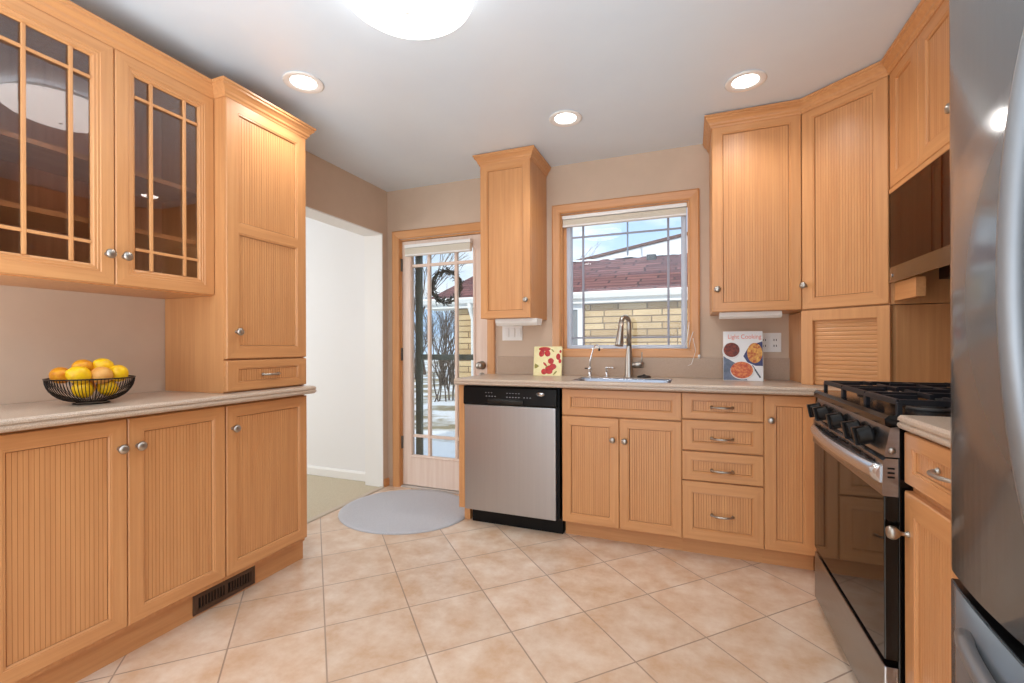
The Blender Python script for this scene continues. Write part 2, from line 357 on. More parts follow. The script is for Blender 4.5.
sd_m = mat('grey_green_frame', srgb(98, 108, 102), .5)
d2 = structe('door_2', (-2.15, YB+.17, .02))
m = MB(); m.box(.03, .085, 0, .03, 0, 1.96, .003); m.box(.72, .79, 0, .03, 0, 1.96, .003); m.box(.085, .72, 0, .03, 1.9, 1.96, .003); m.box(.085, .72, 0, .03, 0, .12, .003); m.box(.085, .72, .004, .026, .985, 1.03, .003)
m.build('door_leaf', sd_m, d2)
m = MB(); m.box(.085, .72, .014, .017, .12, .985); m.box(.085, .72, .014, .017, 1.03, 1.9); m.build('glass_pane', pane, d2)
# wreath on storm door (outside)
wr = random.Random(3); m = MB()
for k in range(190):
    a = 2*PI*k/190; r = .135+wr.uniform(-.016, .016)-.008; y = wr.uniform(-.02, .02); d_ = wr.uniform(.03, .06); b_ = a+PI/2+wr.uniform(-.9, .9)
    x0, z0 = r*math.cos(a), r*math.sin(a)
    m.tube([(x0, y, z0), (x0+d_*.5*math.cos(b_), y+wr.uniform(-.01, .01), z0+d_*.5*math.sin(b_)), (x0+d_*math.cos(b_+.3), y+wr.uniform(-.015, .015), z0+d_*math.sin(b_+.3))], [.005, .004, .0015], 5)
    if k % 2 == 0: m.lathe([(0, -.007), (.006, -.003), (.007, .002), (0, .008)], 6, T(x0+wr.uniform(-.02, .02), y, z0+wr.uniform(-.02, .02)))
for ph in (0, 2): m.tube([(.135*math.cos(t/24*2*PI), .01*math.sin(t*.9+ph), .135*math.sin(t/24*2*PI)) for t in range(25)], .006, 6)
tag(m.build('twig_wreath', noisy('twig', srgb(74, 62, 44), srgb(46, 42, 30), (60, 60, 60), 3, .9), None, (-1.865, YB+.235, 1.605)), 'dark twig wreath hanging outside the glazed door', 'wreath')

# ------------------------------------------------------------------ kitchen window
casing('trim_6', WX0-.058, WX1+.062, WZ0-.040, WZ1+.062, .060, YB, True)
win = structe('window_1', (WX0, YB, WZ0)); ww, wh = WX1-WX0, WZ1-WZ0
m = MB(); m.box(0, .008, .012, .09, 0, wh); m.box(ww-.008, ww, .012, .09, 0, wh); m.box(.008, ww-.008, .012, .09, 0, .01); m.box(.008, ww-.008, .012, .09, wh-.008, wh); m.build('window_jamb', wood, win)
vin = mat('vinyl_blue_grey', srgb(196, 204, 218), .45)
m = MB(); m.rings(.03, ww-.012, .01, wh-.01, [(0, .09), (0, .05), (.012, .046), (.026, .05), (.034, .062), (.034, .09)]); m.build('window_sash', vin, win)
m = MB(); m.box(.008, .03, .05, .09, .01, wh-.01); m.build('window_stop', wood, win)
m = MB()
for x in (.143, .700): m.box(x-.007, x+.007, .06, .072, .04, wh-.04, .002)
for z in (.094, .792): m.box(.062, ww-.045, .061, .071, z-.006, z+.006, .002)
m.build('grille_bar', mat('grille_grey', srgb(150, 152, 166), .5), win)
m = MB(); m.box(.06, ww-.044, .074, .077, .04, wh-.04); m.build('glass_pane', pane, win)
m = MB(); m.box(.20, .28, .03, .05, .010, .026, .004); m.box(.23, .25, .025, .04, .02, .036, .003); m.build('crank_lever', trim_white, win)
s = thing('cellular_shade', 'cream cellular shade raised to the top of the kitchen window', 'blind', (WX0+.01, YB+.004, WZ1-.075))
m = MB(); m.box(0, ww-.02, 0, .04, .04, .064, .004); m.build('head_rail', trim_white, s)
m = MB()
for k in range(4): m.prism([(.006, k*.009), (.002, k*.009+.0045), (.006, k*.009+.009), (.034, k*.009+.009), (.034, k*.009)], 'x', .004, ww-.024)
m.build('folded_fabric', shade_m, s)
m = MB(); m.box(.002, ww-.022, .002, .036, -.013, -.001, .003); m.build('bottom_rail', trim_white, s)
m = MB(); m.tube([(.008, -.012, .16), (.0, -.012, .09), (-.012, -.014, .02), (.004, -.014, -.01), (.012, -.012, .04), (.03, -.01, .10)], .0022, 6); m.tube([(.03, -.01, .06), (.045, -.012, -.02), (.02, -.02, -.1), (.0, -.02, -.11)], .0016, 6)
cr = thing('shade_cord', 'looped white shade cord at the lower right corner of the window', 'cord', (-.015, YB-.012, 1.10)); m.build('cord', trim_white, cr)
m = MB(); m.lathe([(0, 0), (.006, 0), (.008, .018), (.004, .024), (0, .024)], 10, T(.064, -.005, -.065)); m.box(.060, .068, -.004, .012, -.06, -.05); m.build('cord_cleat', trim_white, cr)

# ------------------------------------------------------------------ cabinet parts
def cab_door(root, x0, x1, z0, z1, panels=None, yf=0, t=.02, name='door', bead=.0125, st=.045, depth=.0013):
    """frame-and-panel front; local front plane at y = yf - t, body behind yf"""
    m = MB(); Y = yf-t; g = .0015; X0, X1, Z0, Z1 = x0+g, x1-g, z0+g, z1-g
    if panels is None: panels = [(Z0+st, Z1-st)]
    # outer rim
    bv = .003
    m.rings(X0, X1, Z0, Z1, [(0, yf), (0, Y+bv), (bv, Y)], (0, 1))
    # face pieces
    px0, px1 = X0+st, X1-st
    zs = [Z0+bv] + [v for p in panels for v in p] + [Z1-bv]
    a, b = X0+bv, X1-bv
    for xa, xb in ((a, px0), (px1, b)):
        m.faces([(xa, Y, Z0+bv), (xb, Y, panels[0][0] if xb == px0 else Z0+bv), (xb, Y, panels[-1][1] if xb == px0 else Z1-bv), (xa, Y, Z1-bv)] if xa == a else
                [(xa, Y, panels[0][0]), (xb, Y, Z0+bv), (xb, Y, Z1-bv), (xa, Y, panels[-1][1])], [(0, 1, 2, 3)], 0)
    m.faces([(a, Y, Z0+bv), (b, Y, Z0+bv), (px1, Y, panels[0][0]), (px0, Y, panels[0][0])], [(0, 1, 2, 3)], 1)
    m.faces([(a, Y, Z1-bv), (b, Y, Z1-bv), (px1, Y, panels[-1][1]), (px0, Y, panels[-1][1])], [(0, 1, 2, 3)], 1)
    for p, q in zip(panels, panels[1:]): m.faces([(px0, Y, p[1]), (px1, Y, p[1]), (px1, Y, q[0]), (px0, Y, q[0])], [(0, 1, 2, 3)], 1)
    for p in panels:
        k = -.012   # moulding begins outside the panel edge
        m.rings(px0, px1, p[0], p[1], [(0, Y), (.0012, Y+.0022), (.006, Y+.0018), (.0085, Y+.005), (.009, Y+.0105)], (0, 1))
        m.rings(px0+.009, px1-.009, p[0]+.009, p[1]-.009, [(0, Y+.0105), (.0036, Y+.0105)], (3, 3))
        # beadboard
        bx0, bx1 = px0+.0105, px1-.0105; n = max(2, round((bx1-bx0)/bead)); s_ = (bx1-bx0)/n; zz0, zz1 = p[0]+.0105, p[1]-.0105; yp = Y+.0085
        for i in range(n):
            xa = bx0+i*s_; gi = 2 if depth > .0005 else 0; cols = [(xa, yp+depth), (xa+.0007, yp), (xa+s_-.0007, yp), (xa+s_, yp+depth)]
            m.faces([(cols[0][0], cols[0][1], zz0), (cols[1][0], cols[1][1], zz0), (cols[1][0], cols[1][1], zz1), (cols[0][0], cols[0][1], zz1)], [(0, 1, 2, 3)], gi)
            m.faces([(cols[1][0], cols[1][1], zz0), (cols[2][0], cols[2][1], zz0), (cols[2][0], cols[2][1], zz1), (cols[1][0], cols[1][1], zz1)], [(0, 1, 2, 3)], 0)
            m.faces([(cols[2][0], cols[2][1], zz0), (cols[3][0], cols[3][1], zz0), (cols[3][0], cols[3][1], zz1), (cols[2][0], cols[2][1], zz1)], [(0, 1, 2, 3)], gi)
    return m.build(name, [wood, woodh, groove, edge_shade], root, fixn=False)
def knob(parent, x, z, y=-.02, m_=nickel):
    m = MB(); m.lathe([(0, -.001), (.007, -.001), (.0085, .002), (.0055, .005), (.005, .014), (.009, .018), (.0155, .022), (.017, .027), (.0145, .032), (.008, .035), (0, .036)], 18, T(x, y, z) @ RX(L90))
    return m.build('knob', m_, parent)
def pull(parent, x, z, y=-.02, w_=.052):
    m = MB(); n = 14; pts = []; rr = []
    for i in range(n+1):
        u = -1+2*i/n; pts.append((x+u*w_, y-.006-.022*(1-abs(u)**2.6), z)); rr.append(.0042+.003*(1-u*u)**.5 if abs(u) < 1 else .004)
    m.tube(pts, rr, 10, flat=.75)
    for sx in (-1, 1): m.lathe([(0, 0), (.008, 0), (.0085, .003), (.005, .007), (.0045, .012), (0, .012)], 12, T(x+sx*w_*.93, y, z) @ RX(L90))
    return m.build('pull', nickel, parent)
def body(root, w_, d_, z0, z1, toe=0, toe_d=.075, name='cabinet_body', x0=0, toe_x=0):
    m = MB(); m.box(x0, x0+w_, .0, d_, z0, z1, .0008)
    o = m.build(name, wood, root)
    if toe: m = MB(); m.box(x0, x0+w_+toe_x, toe_d, toe_d+.018, 0.0, z0); m.build('toe_kick', woodh, root)
    return o
CROWN = [(0, 0), (.004, .0), (.006, .008), (.012, .014), (.014, .024), (.022, .034), (.03, .041), (.03, .049), (.036, .053), (.036, .062), (0, .062)]
def crown(root, path, z, prof=CROWN, name='crown_molding', h=1.0):
    m = MB(); m.sweep(path, [(o, z+dz*h) for o, dz in prof]); return m.build(name, woodh, root)
CT = [(.012, .876), (.004, .879), (0, .886), (.001, .8925), (.006, .895), (.006, .898), (.001, .9), (.002, .907), (.008, .914)]

# ---- LEFT RUN (facing +X): local x -> world +Y, local y -> world -X
def LEFT(y0, xf): return (xf, y0, 0)
def left_thing(name, label, cat, y0, xface, **k): return thing(name, label, cat, (xface, y0+.008, 0), L90, **k)
XB = -1.86                                            # body front of the base units; doors stand 2 cm proud
c = left_thing('base_cabinet', 'wide two-door maple base cabinet under the left countertop, below the fruit bowl', 'cabinet', .628, XB)
body(c, .722, .405, .115, .876, toe=1, toe_d=.05)
a = cab_door(c, 0, .36, .135, .866); knob(a, .334, .765)
a = cab_door(c, .36, .722, .135, .866); knob(a, .39, .765)
c = left_thing('base_cabinet', 'single-door maple base cabinet under the tall cabinet beside the doorway', 'cabinet', 1.352, XB)
body(c, .44, .405, .115, .876, toe=1, toe_d=.05, toe_x=.036)
a = cab_door(c, 0, .44, .135, .866); knob(a, .03, .765)
# floor register in the kick board
r = left_thing('floor_register', 'brown metal vent grille set in the kick board of left cabinets', 'vent', 1.255, -1.9095)
m = MB(); m.rings(0, .285, .008, .094, [(0, 0), (0, -.005), (.004, -.008), (.02, -.006), (.022, .0)]); m.build('vent_frame', mat('bronze_vent', srgb(92, 70, 56), .4, .5), r)
m = MB()
for k in range(18):
    if k in (8, 9): continue
    x = .03+k*.0132; m.box(x, x+.005, -.006, -.001, .03, .074)
m.box(.135, .15, -.006, 0, .028, .076); m.build('vent_louver', mat('bronze_vent_slat', srgb(92, 70, 56), .4, .5), r)
m = MB(); m.box(.02, .266, -.0008, 0, .026, .078); m.build('vent_opening', mat('vent_dark', srgb(14, 11, 10), .9), r)
# counter
m = MB(); m.prism([(.0+y, z) for y, z in CT] + [(.476, .914), (.476, .876)], 'x', 0, 1.20)
# rounded far end
m.lathe([(.0, .876), (.011, .879), (.019, .886), (.018, .8925), (.013, .895), (.013, .898), (.018, .9), (.017, .907), (.008, .914), (0, .914)], 16, T(1.20, .019, 0))
m.prism([(1.2, .876), (1.21, .879), (1.219, .886), (1.218, .8925), (1.213, .895), (1.213, .898), (1.218, .9), (1.217, .907), (1.21, .914), (1.2, .914)], 'y', .019, .476)
tag(m.build('countertop', counter_m, None, (-1.79, .606, 0), L90), 'long speckled beige countertop on left base cabinets, with fruit bowl', 'countertop')
# tall hutch cabinet
c = left_thing('tall_cabinet', 'tall maple cabinet with stacked beadboard panels standing on left countertop', 'cabinet', 1.37, -1.88)
m = MB(); m.box(0, .44, 0, .386, .9145, 2.21, .0008); m.build('cabinet_body', wood, c)
a = cab_door(c, 0, .44, 1.062, 2.2, panels=[(1.113, 1.621), (1.660, 2.151)], st=.056); knob(a, .045, 1.182)
def drawer(root, x0, x1, z0, z1, y=-.02, px=None, st=.046, pz=None, name='drawer'):
    m = MB(); st -= .009; stz = (pz-.008) if pz else min(st, (z1-z0)*.3); g = .0015; Y = y; X0, X1, Z0, Z1 = x0+g, x1-g, z0+g, z1-g; b = .003
    m.rings(X0, X1, Z0, Z1, [(0, 0), (0, Y+b), (b, Y)], (1, 1))
    pa, pb, pc, pd = X0+st, X1-st, Z0+stz, Z1-stz
    m.faces([(X0+b, Y, Z0+b), (X1-b, Y, Z0+b), (X1-b, Y, Z1-b), (X0+b, Y, Z1-b), (pa, Y, pc), (pb, Y, pc), (pb, Y, pd), (pa, Y, pd)], [(0, 1, 5, 4), (2, 3, 7, 6)], 1)
    m.faces([(X0+b, Y, Z0+b), (X1-b, Y, Z0+b), (X1-b, Y, Z1-b), (X0+b, Y, Z1-b), (pa, Y, pc), (pb, Y, pc), (pb, Y, pd), (pa, Y, pd)], [(1, 2, 6, 5), (3, 0, 4, 7)], 0)
    m.rings(pa, pb, pc, pd, [(0, Y), (.0012, Y+.0025), (.005, Y+.0018), (.007, Y+.005), (.007, Y+.0098)], (0, 1))
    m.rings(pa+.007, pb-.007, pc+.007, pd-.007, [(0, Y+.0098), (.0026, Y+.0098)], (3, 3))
    bx0, bx1, z_0, z_1 = pa+.008, pb-.008, pc+.008, pd-.008; n = max(2, round((bx1-bx0)/.0125)); s_ = (bx1-bx0)/n; yp = Y+.0075
    for i in range(n):
        xa = bx0+i*s_
        for (u0, v0), (u1, v1), mi in (((xa, yp+.0016), (xa+.0007, yp), 2), ((xa+.0007, yp), (xa+s_-.0007, yp), 0), ((xa+s_-.0007, yp), (xa+s_, yp+.0016), 2)):
            m.faces([(u0, v0, z_0), (u1, v1, z_0), (u1, v1, z_1), (u0, v0, z_1)], [(0, 1, 2, 3)], mi)
    return m.build(name, [wood, woodh, groove, edge_shade], root, fixn=False)
a = drawer(c, 0, .44, .92, 1.058, st=.062, pz=.042); pull(a, .22, .987, w_=.045)
crown(c, [(0, .1), (0, -.018), (.44, -.018), (.44, .38)], 2.196)
# glass-door wall cabinet
c = left_thing('wall_cabinet', 'maple wall cabinet with two glass doors and wooden grilles on left wall', 'cabinet', .638, -1.95)
m = MB(); W_ = .731
m.box(0, .018, 0, .318, 1.337, 2.205); m.box(W_-.018, W_, 0, .318, 1.337, 2.205); m.box(.018, W_-.018, 0, .318, 1.337, 1.355); m.box(.018, W_-.018, 0, .318, 2.187, 2.205); m.box(.345, .379, 0, .018, 1.355, 2.187)
m.build('cabinet_body', [wood], c)
m = MB(); m.box(.018, W_-.018, .304, .318, 1.355, 2.187); m.build('back_panel', wood_in, c)
for z in (1.565, 1.785): m = MB(); m.box(.019, W_-.019, .035, .303, z-.009, z+.009, .001); m.build('shelf', woodh, c)
def glass_door(root, x0, x1, z0, z1, st=.066):
    m = MB(); g = .0015; X0, X1, Z0, Z1 = x0+g, x1-g, z0+g, z1-g
    m.rings(X0, X1, Z0, Z1, [(0, 0), (0, -.017), (.003, -.02), (st-.026, -.02), (st-.024, -.0175), (st-.017, -.018), (st-.015, -.0155), (st-.008, -.0155), (st-.005, -.012), (st, -.01), (st, 0), (0, 0)], (0, 1))
    a = m.build('door', [wood, woodh], root)
    gx0, gx1, gz0, gz1 = X0+st, X1-st, Z0+st, Z1-st
    m = MB()
    for x in (gx0+.055, gx1-.055): m.box(x-.0055, x+.0055, -.016, -.006, gz0, gz1, .002)
    for z in (gz0+.075, gz1-.075): m.box(gx0, gx1, -.015, -.0065, z-.0055, z+.0055, .002)
    m.build('grille', wood, a)
    m = MB(); m.box(gx0, gx1, -.006, -.0035, gz0, gz1); m.build('glass_pane', pane_cab, a)
    return a
a = glass_door(c, 0, .362, 1.34, 2.197); knob(a, .336, 1.447)
a = glass_door(c, .362, .731, 1.34, 2.197); knob(a, .388, 1.447)
crown(c, [(0, -.018), (.731, -.018)], 2.194)

# ------------------------------------------------------------------ BACK RUN (facing -Y)
YD = 2.58                                             # body front; doors to 2.56
BK = YB-YD-.001
c = thing('end_panel', 'narrow maple end panel between the dishwasher and the glazed door', 'panel', (-1.366, 2.56, 0))
m = MB(); m.box(0, .04, 0, .488, .1, .876, .001); m.box(0, .04, .075, .488, 0, .1); m.build('side_panel', wood, c)
# dishwasher
c = thing('dishwasher', 'stainless steel dishwasher with black control panel under the back countertop', 'dishwasher', (-1.322, 2.56, 0))
m = MB(); m.box(.004, .602, .03, .47, .1, .87); m.box(.585, .61, .012, .4, .1, .872); m.build('cabinet_body', black_p, c)
m = MB(); m.box(.02, .615, .062, .46, 0, .105); m.build('kick_plate', black_p, c)
m = MB(); m.box(.003, .592, -.012, .028, .1, .752, .004); m.build('door_panel', steel, c)
m = MB(); m.prism([(.028, .756), (-.018, .756), (-.024, .765), (-.02, .86), (-.014, .868), (.028, .868)], 'x', .001, .6)
m.build('control_panel', black_p, c)
m = MB(); m.prism([(-.0225, .762), (-.034, .77), (-.032, .785), (-.0205, .80)], 'x', .17, .40, bev=.002); m.build('latch_handle', black_m, c)
for g0, n, z in ((.155, 4, .808), (.29, 5, .806), (.40, 3, .806), (.15, 3, .83), (.29, 5, .83)):
    for k in range(n): m = MB(); m.box(g0+k*.019, g0+k*.019+.008, -.0232 if z < .82 else -.0225, -.0205, z, z+(.004 if z < .82 else .0025)); m.build('button_mark', grey_t, c)
m = MB(); m.lathe([(0, 0), (1, 0), (1, .0015), (0, .002)], 28, T(.505, -.0228, .832) @ RX(L90) @ Matrix.Diagonal((.026, .0125, 1, 1))); a = m.build('badge', chrome, c)
m = MB(); m.add(text_mesh('Whirlpool', .0105, .0004), T(.505, -.0252, .832) @ RX(L90)); m.build('badge_lettering', mat('badge_ink', srgb(60, 62, 70), .5), a)

c = thing('sink_base_cabinet', 'maple sink cabinet with two doors below the kitchen window', 'cabinet', (-.695, YD, 0))
body(c, .651, BK, .1, .70, toe=1, toe_d=.06)
m = MB(); m.box(0, .651, 0, .03, .70, .876); m.build('front_rail', woodh, c)
drawer(c, 0, .651, .717, .868, st=.055, pz=.048, name='false_drawer_front')
a = cab_door(c, 0, .3255, .1, .713); knob(a, .293, .594)
a = cab_door(c, .3255, .651, .1, .713); knob(a, .358, .592)
c = thing('drawer_cabinet', 'maple base cabinet with a column of four drawers beside sink cabinet', 'cabinet', (-.044, YD, 0))
body(c, .382, BK, .1, .876, toe=1, toe_d=.06)
for z0, z1, pz, zz in ((.731, .868, .042, .797), (.567, .727, .048, .636), (.411, .563, .048, .472), (.1, .407, .062, .241)):
    a = drawer(c, 0, .382, z0, z1, st=.056, pz=pz); pull(a, .192, zz)
c = thing('narrow_base_cabinet', 'narrow single-door maple base cabinet between drawer cabinet and range', 'cabinet', (.338, YD, 0))
body(c, .225, BK, .1, .876, toe=1, toe_d=.06)
a = cab_door(c, 0, .222, .1, .868); knob(a, .03, .746)
c = thing('corner_filler', 'plain maple corner base hidden behind the range', 'cabinet', (.567, 2.31, 0))
m = MB(); m.box(0, .565, 0, .73, 0, .874); m.build('cabinet_body', wood, c)

# countertop: L shape with sink cut-out and laminate splash
SX0, SX1, SY0, SY1 = -.655, -.10, 2.585, 2.90
c = thing('countertop', 'speckled beige countertop along the back wall, holding sink and dishwasher', 'countertop', (0, 0, 0))
m = MB(); F0 = 2.505
m.prism([(F0+y, z) for y, z in CT] + [(F0+.06, .914), (F0+.06, .876)], 'x', -1.372, .545)
m.prism([(F0+.06, .876), (SY0, .876), (SY0, .914), (F0+.06, .914)], 'x', -1.372, 1.135)
m.box(-1.372, SX0, SY0, 3.049, .876, .914); m.box(SX1, 1.135, SY0, 3.049, .876, .914); m.box(SX0, SX1, SY1, 3.049, .876, .914)
m.prism([(.535, F0), (.52, F0), (.52, 2.302), (.535, 2.302)][::-1] if False else [(.525, F0+.05), (.545, F0+.01), (.56, 2.302), (1.135, 2.302), (1.135, F0+.08), (.525, F0+.08)], 'z', .8762, .9138)
m.build('worktop', counter_m, c)
m = MB(); m.box(-1.3, 1.12, 3.032, 3.0495, .9142, 1.04, .002); m.build('backsplash', splash_m, c)
# sink
c = thing('kitchen_sink', 'stainless steel undermount sink in the back countertop below the window', 'sink', ((SX0+SX1)/2, (SY0+SY1)/2, .73))
m = MB(); hx, hy = (SX1-SX0)/2, (SY1-SY0)/2; cz = .735
def rr_ring(hx, hy, r, z, n=5):
    pts = []
    for cx, cy, a0 in ((hx-r, hy-r, 0), (-hx+r, hy-r, PI/2), (-hx+r, -hy+r, PI), (hx-r, -hy+r, 3*PI/2)):
        for k in range(n+1): a = a0+PI/2*k/n; pts.append((cx+r*math.cos(a), cy+r*math.sin(a), z))
    return pts
R_ = [rr_ring(hx-.0008, hy-.0008, .004, .182), rr_ring(hx-.003, hy-.003, .02, .182), rr_ring(hx-.007, hy-.007, .04, .172), rr_ring(hx-.01, hy-.01, .05, .02), rr_ring(hx-.03, hy-.03, .05, .002), rr_ring(.04, .04, .0399, 0)]
vs = [v for r in R_ for v in r]; n = len(R_[0]); fs = []
for i in range(len(R_)-1):
    for k in range(n): fs.append((i*n+k, i*n+(k+1) % n, (i+1)*n+(k+1) % n, (i+1)*n+k))
fs.append(tuple(range((len(R_)-1)*n, len(R_)*n)))
m.faces(vs, fs, 0, True); m.build('basin', noisy('sink_steel', srgb(150, 154, 164), srgb(140, 144, 154), (90, 4, 4), 3, .25, .9), c)
m = MB(); m.lathe([(.04, .003), (.036, .006), (.03, .002), (0, .001)], 20); m.build('drain', chrome, c)
# faucet
c = thing('kitchen_faucet', 'tall brushed nickel pull-down faucet behind the sink', 'faucet', (-.362, 2.955, .914))
m = MB(); m.lathe([(0, 0), (.03, 0), (.031, .004), (.027, .012), (.025, .05), (.022, .12), (.017, .17), (.0155, .2)], 24); m.build('faucet_body', nickel, c)
m = MB(); pts = [(0, 0, .2), (0, 0, .33)]; R1 = .036
dx, dy = -.55, -.83
for k in range(0, 13): a = PI*k/12*.93; pts.append((dx*(R1-R1*math.cos(a)), dy*(R1-R1*math.cos(a)), .345+R1*math.sin(a)))
m.tube(pts, .0145, 14); m.build('spout', nickel, c)
m = MB(); e = Vector(pts[-1]); q = e+Vector((dx*.022, dy*.022, -.155))
m.tube([e+Vector((0, 0, .005)), e+(q-e)*.3, e+(q-e)*.62, e+(q-e)*.93, q], [.0155, .017, .022, .026, .023], 16); m.build('spray_head', nickel, c)
m = MB(); m.tube([(.018, 0, .08), (.05, 0, .08), (.09, 0, .08)], [.017, .020, .0195], 14); m.build('handle_hub', nickel, c)
m = MB(); m.tube([(.076, 0, .09), (.078, 0, .12), (.078, .002, .16)], [.005, .004, .0035], 8); m.build('lever', nickel, c)
c = thing('filter_faucet', 'slim gooseneck filter faucet at the left back of the sink', 'faucet', (-.612, 2.955, .914))
m = MB(); m.lathe([(0, 0), (.016, 0), (.016, .006), (.011, .01), (.011, .045), (.014, .048), (.014, .058), (.006, .064), (0, .064)], 16); m.build('faucet_body', chrome, c)
m = MB(); m.tube([(0, 0, .06), (.002, 0, .11), (.022, 0, .18), (.035, -.004, .205), (.05, -.008, .207), (.062, -.012, .195), (.064, -.013, .178)], .0045, 8); m.build('spout', chrome, c)
m = MB(); m.box(-.034, -.006, -.006, .006, .05, .058, .002); m.build('lever', black_p, c)
m = MB(); m.box(.058, .07, -.019, -.007, .168, .184, .002); m.build('spout_tip', black_p, c)
c = thing('soap_dispenser', 'short chrome soap dispenser between the two faucets', 'soap dispenser', (-.503, 2.955, .914))
m = MB(); m.lathe([(0, 0), (.018, 0), (.018, .005), (.01, .01), (.009, .05), (.013, .052), (.013, .066), (0, .068)], 16); m.build('pump_body', chrome, c)
m = MB(); m.tube([(0, 0, .06), (.03, -.01, .062), (.052, -.018, .056)], [.006, .005, .004], 8); m.build('nozzle', chrome, c)
m = MB(); m.lathe([(0, 0), (.042, 0), (.044, .005), (.036, .013), (.012, .016), (.008, .02), (.004, .022), (0, .022)], 24)
tag(m.build('sink_stopper', mat('dark_metal', srgb(62, 58, 56), .35, .7), None, (-.272, 2.96, .914)), 'dark round sink stopper lying beside the tall faucet', 'stopper')

# small wall cabinet left of window
c = thing('wall_cabinet', 'narrow maple wall cabinet between the glazed door and the window', 'cabinet', (-1.28, 2.72, 0))
body(c, .348, .329, 1.295, 2.305)
a = cab_door(c, 0, .348, 1.293, 2.3, panels=[(1.337, 2.258)], st=.045, bead=.03, depth=.0003); knob(a, .322, 1.405)
crown(c, [(0, .325), (0, -.018), (.348, -.018), (.348, .325)], 2.293)
c = thing('under_cabinet_light', 'white light strip under the narrow wall cabinet near the switches', 'light', (-1.20, 2.76, 1.25))
m = MB(); m.prism([(0, .044), (0, .018), (.02, .0), (.09, 0), (.11, .03), (.11, .044)], 'x', 0, .29, bev=.002); m.build('light_housing', trim_white, c)
# switches and outlet
def plate(name, label, cat, x, z, w_, h_):
    c = thing(name, label, cat, (x, YB, z)); m = MB(); m.box(0, w_, -.006, 0, 0, h_, .002); m.build('cover_plate', trim_white, c); return c
c = plate('switch_plate', 'white triple switch plate on the wall below the narrow wall cabinet', 'switch', -1.268, 1.155, .155, .112)
for k in range(3): m = MB(); m.box(.022+k*.046-.0, .022+k*.046+.03, -.010, -.004, .024, .088, .002); m.build('rocker', trim_white, c)
c = plate('outlet_plate', 'white double outlet plate on the wall behind the cookbook', 'outlet', .375, 1.075, .118, .112)
for k in range(2):
    m = MB(); m.box(.012+k*.056, .05+k*.056, -.009, -.004, .02, .092, .002); a = m.build('receptacle', trim_white, c)
    for z in (.036, .07):
        for dx_ in (.022, .034): m = MB(); m.box(dx_+k*.056, dx_+.004+k*.056, -.0095, -.008, z-.005, z+.006); m.build('slot', black_p, a)

# tile with red flowers leaning by the window
c = thing('decorative_tile', 'cream ceramic tile painted with red poppies leaning beside the window', 'tile', (-.995, 2.93, .9145)); c.rotation_euler = (math.radians(-9), 0, math.radians(4))
m = MB(); m.box(0, .195, 0, .01, 0, .2, .003); tl = m.build('tile_face', cream_m, c)
def petal(m, x, z, rx, rz, ang, y): m.lathe([(0, .0014), (.7, .0012), (1, 0)], 16, T(x, y, z) @ Matrix.Rotation(ang, 4, 'Y') @ RX(L90) @ Matrix.Diagonal((rx, rz, 1, 1)))
m = MB()
for x, z, rx, rz, an in ((.055, .152, .019, .024, .3), (.095, .152, .02, .022, -.4), (.075, .182, .042, .014, 0), (.12, .1, .021, .02, .5), (.134, .063, .024, .02, 0), (.107, .03, .026, .018, .1), (.074, .028, .019, .02, -.5), (.08, .078, .018, .007, .8), (.112, .05, .03, .02, 0), (.17, .13, .015, .022, 0), (.182, .1, .010, .014, 0), (.184, .165, .008, .011, 0)): petal(m, x, z, rx, rz, an, 0)
m.build('painted_poppy', red_m, tl)
m = MB()
for k in range(6): petal(m, .02+.008*math.cos(k), .065+.008*math.sin(k), .011, .004, k*PI/6, 0)
m.build('painted_leaf', olive_m, tl)
for a_ in ((.15, .02, .018, .005, -.8, 0), (.13, .172, .014, .004, .8, 0), (.092, .062, .006, .005, 0, -.0015)): m = MB(); petal(m, *a_); m.build('painted_leaf', olive_m, tl)
m = MB(); m.box(.04, .15, .011, .014, .002, .14); m.prism([(.012, .002), (.055, .002), (.012, .12)], 'x', .09, .1); m.build('easel_back', black_p, c)

# cookbook
c = thing('cookbook', 'white cookbook with pictured dishes standing open-faced against the back wall', 'book', (.176, 2.895, .9145)); c.scale = (1.04, 1, 1); c.rotation_euler = (math.radians(-9), 0, math.radians(-3))
m = MB(); m.box(0, .195, 0, .018, 0, .285, .001); bk = m.build('cover', paper, c)
m = MB(); m.box(.193, .1975, .002, .016, .003, .282); m.build('page_edge', mat('page_edge', srgb(205, 196, 180), .8), c)
def disc(m, x, z, rx, rz, y, mi=0): m.lathe([(0, .0008), (1, .0006), (1, 0)], 26, T(x, y, z) @ RX(L90) @ Matrix.Diagonal((rx, rz, 1, 1)), mi, False)
food1 = noisy('stew_print', srgb(150, 60, 34), srgb(88, 34, 22), (90, 90, 90), 4, .5)
food2 = noisy('pasta_print', srgb(240, 190, 90), srgb(190, 84, 40), (80, 80, 80), 4, .5)
food3 = noisy('salad_print', srgb(236, 150, 84), srgb(196, 70, 44), (80, 80, 80), 4, .5)
m = MB(); m.faces([(.001, -.0004, .002), (.12, -.0004, .002), (.06, -.0004, .1), (.001, -.0004, .14)], [(0, 1, 2, 3)], 0)
m.build('tablecloth_print', noisy('cloth_print', srgb(120, 128, 150), srgb(88, 100, 118), (30, 30, 30), 3, .5), bk)
m = MB(); m.prism([(.1, .14), (.125, .19), (.165, .215), (.194, .225), (.194, .085), (.16, .085), (.12, .105)], 'y', -.0008, 0); m.build('blue_platter_print', mat('navy_print', srgb(52, 54, 104), .4), bk)
m = MB(); disc(m, .04, .17, .045, .05, -.001, 0); disc(m, .095, .055, .06, .05, -.001, 0); m.build('plate_print', mat('plate_print', srgb(228, 226, 224), .4), bk)
m = MB(); disc(m, .042, .176, .040, .042, -.0018, 0); m.build('stew_print', food1, bk)
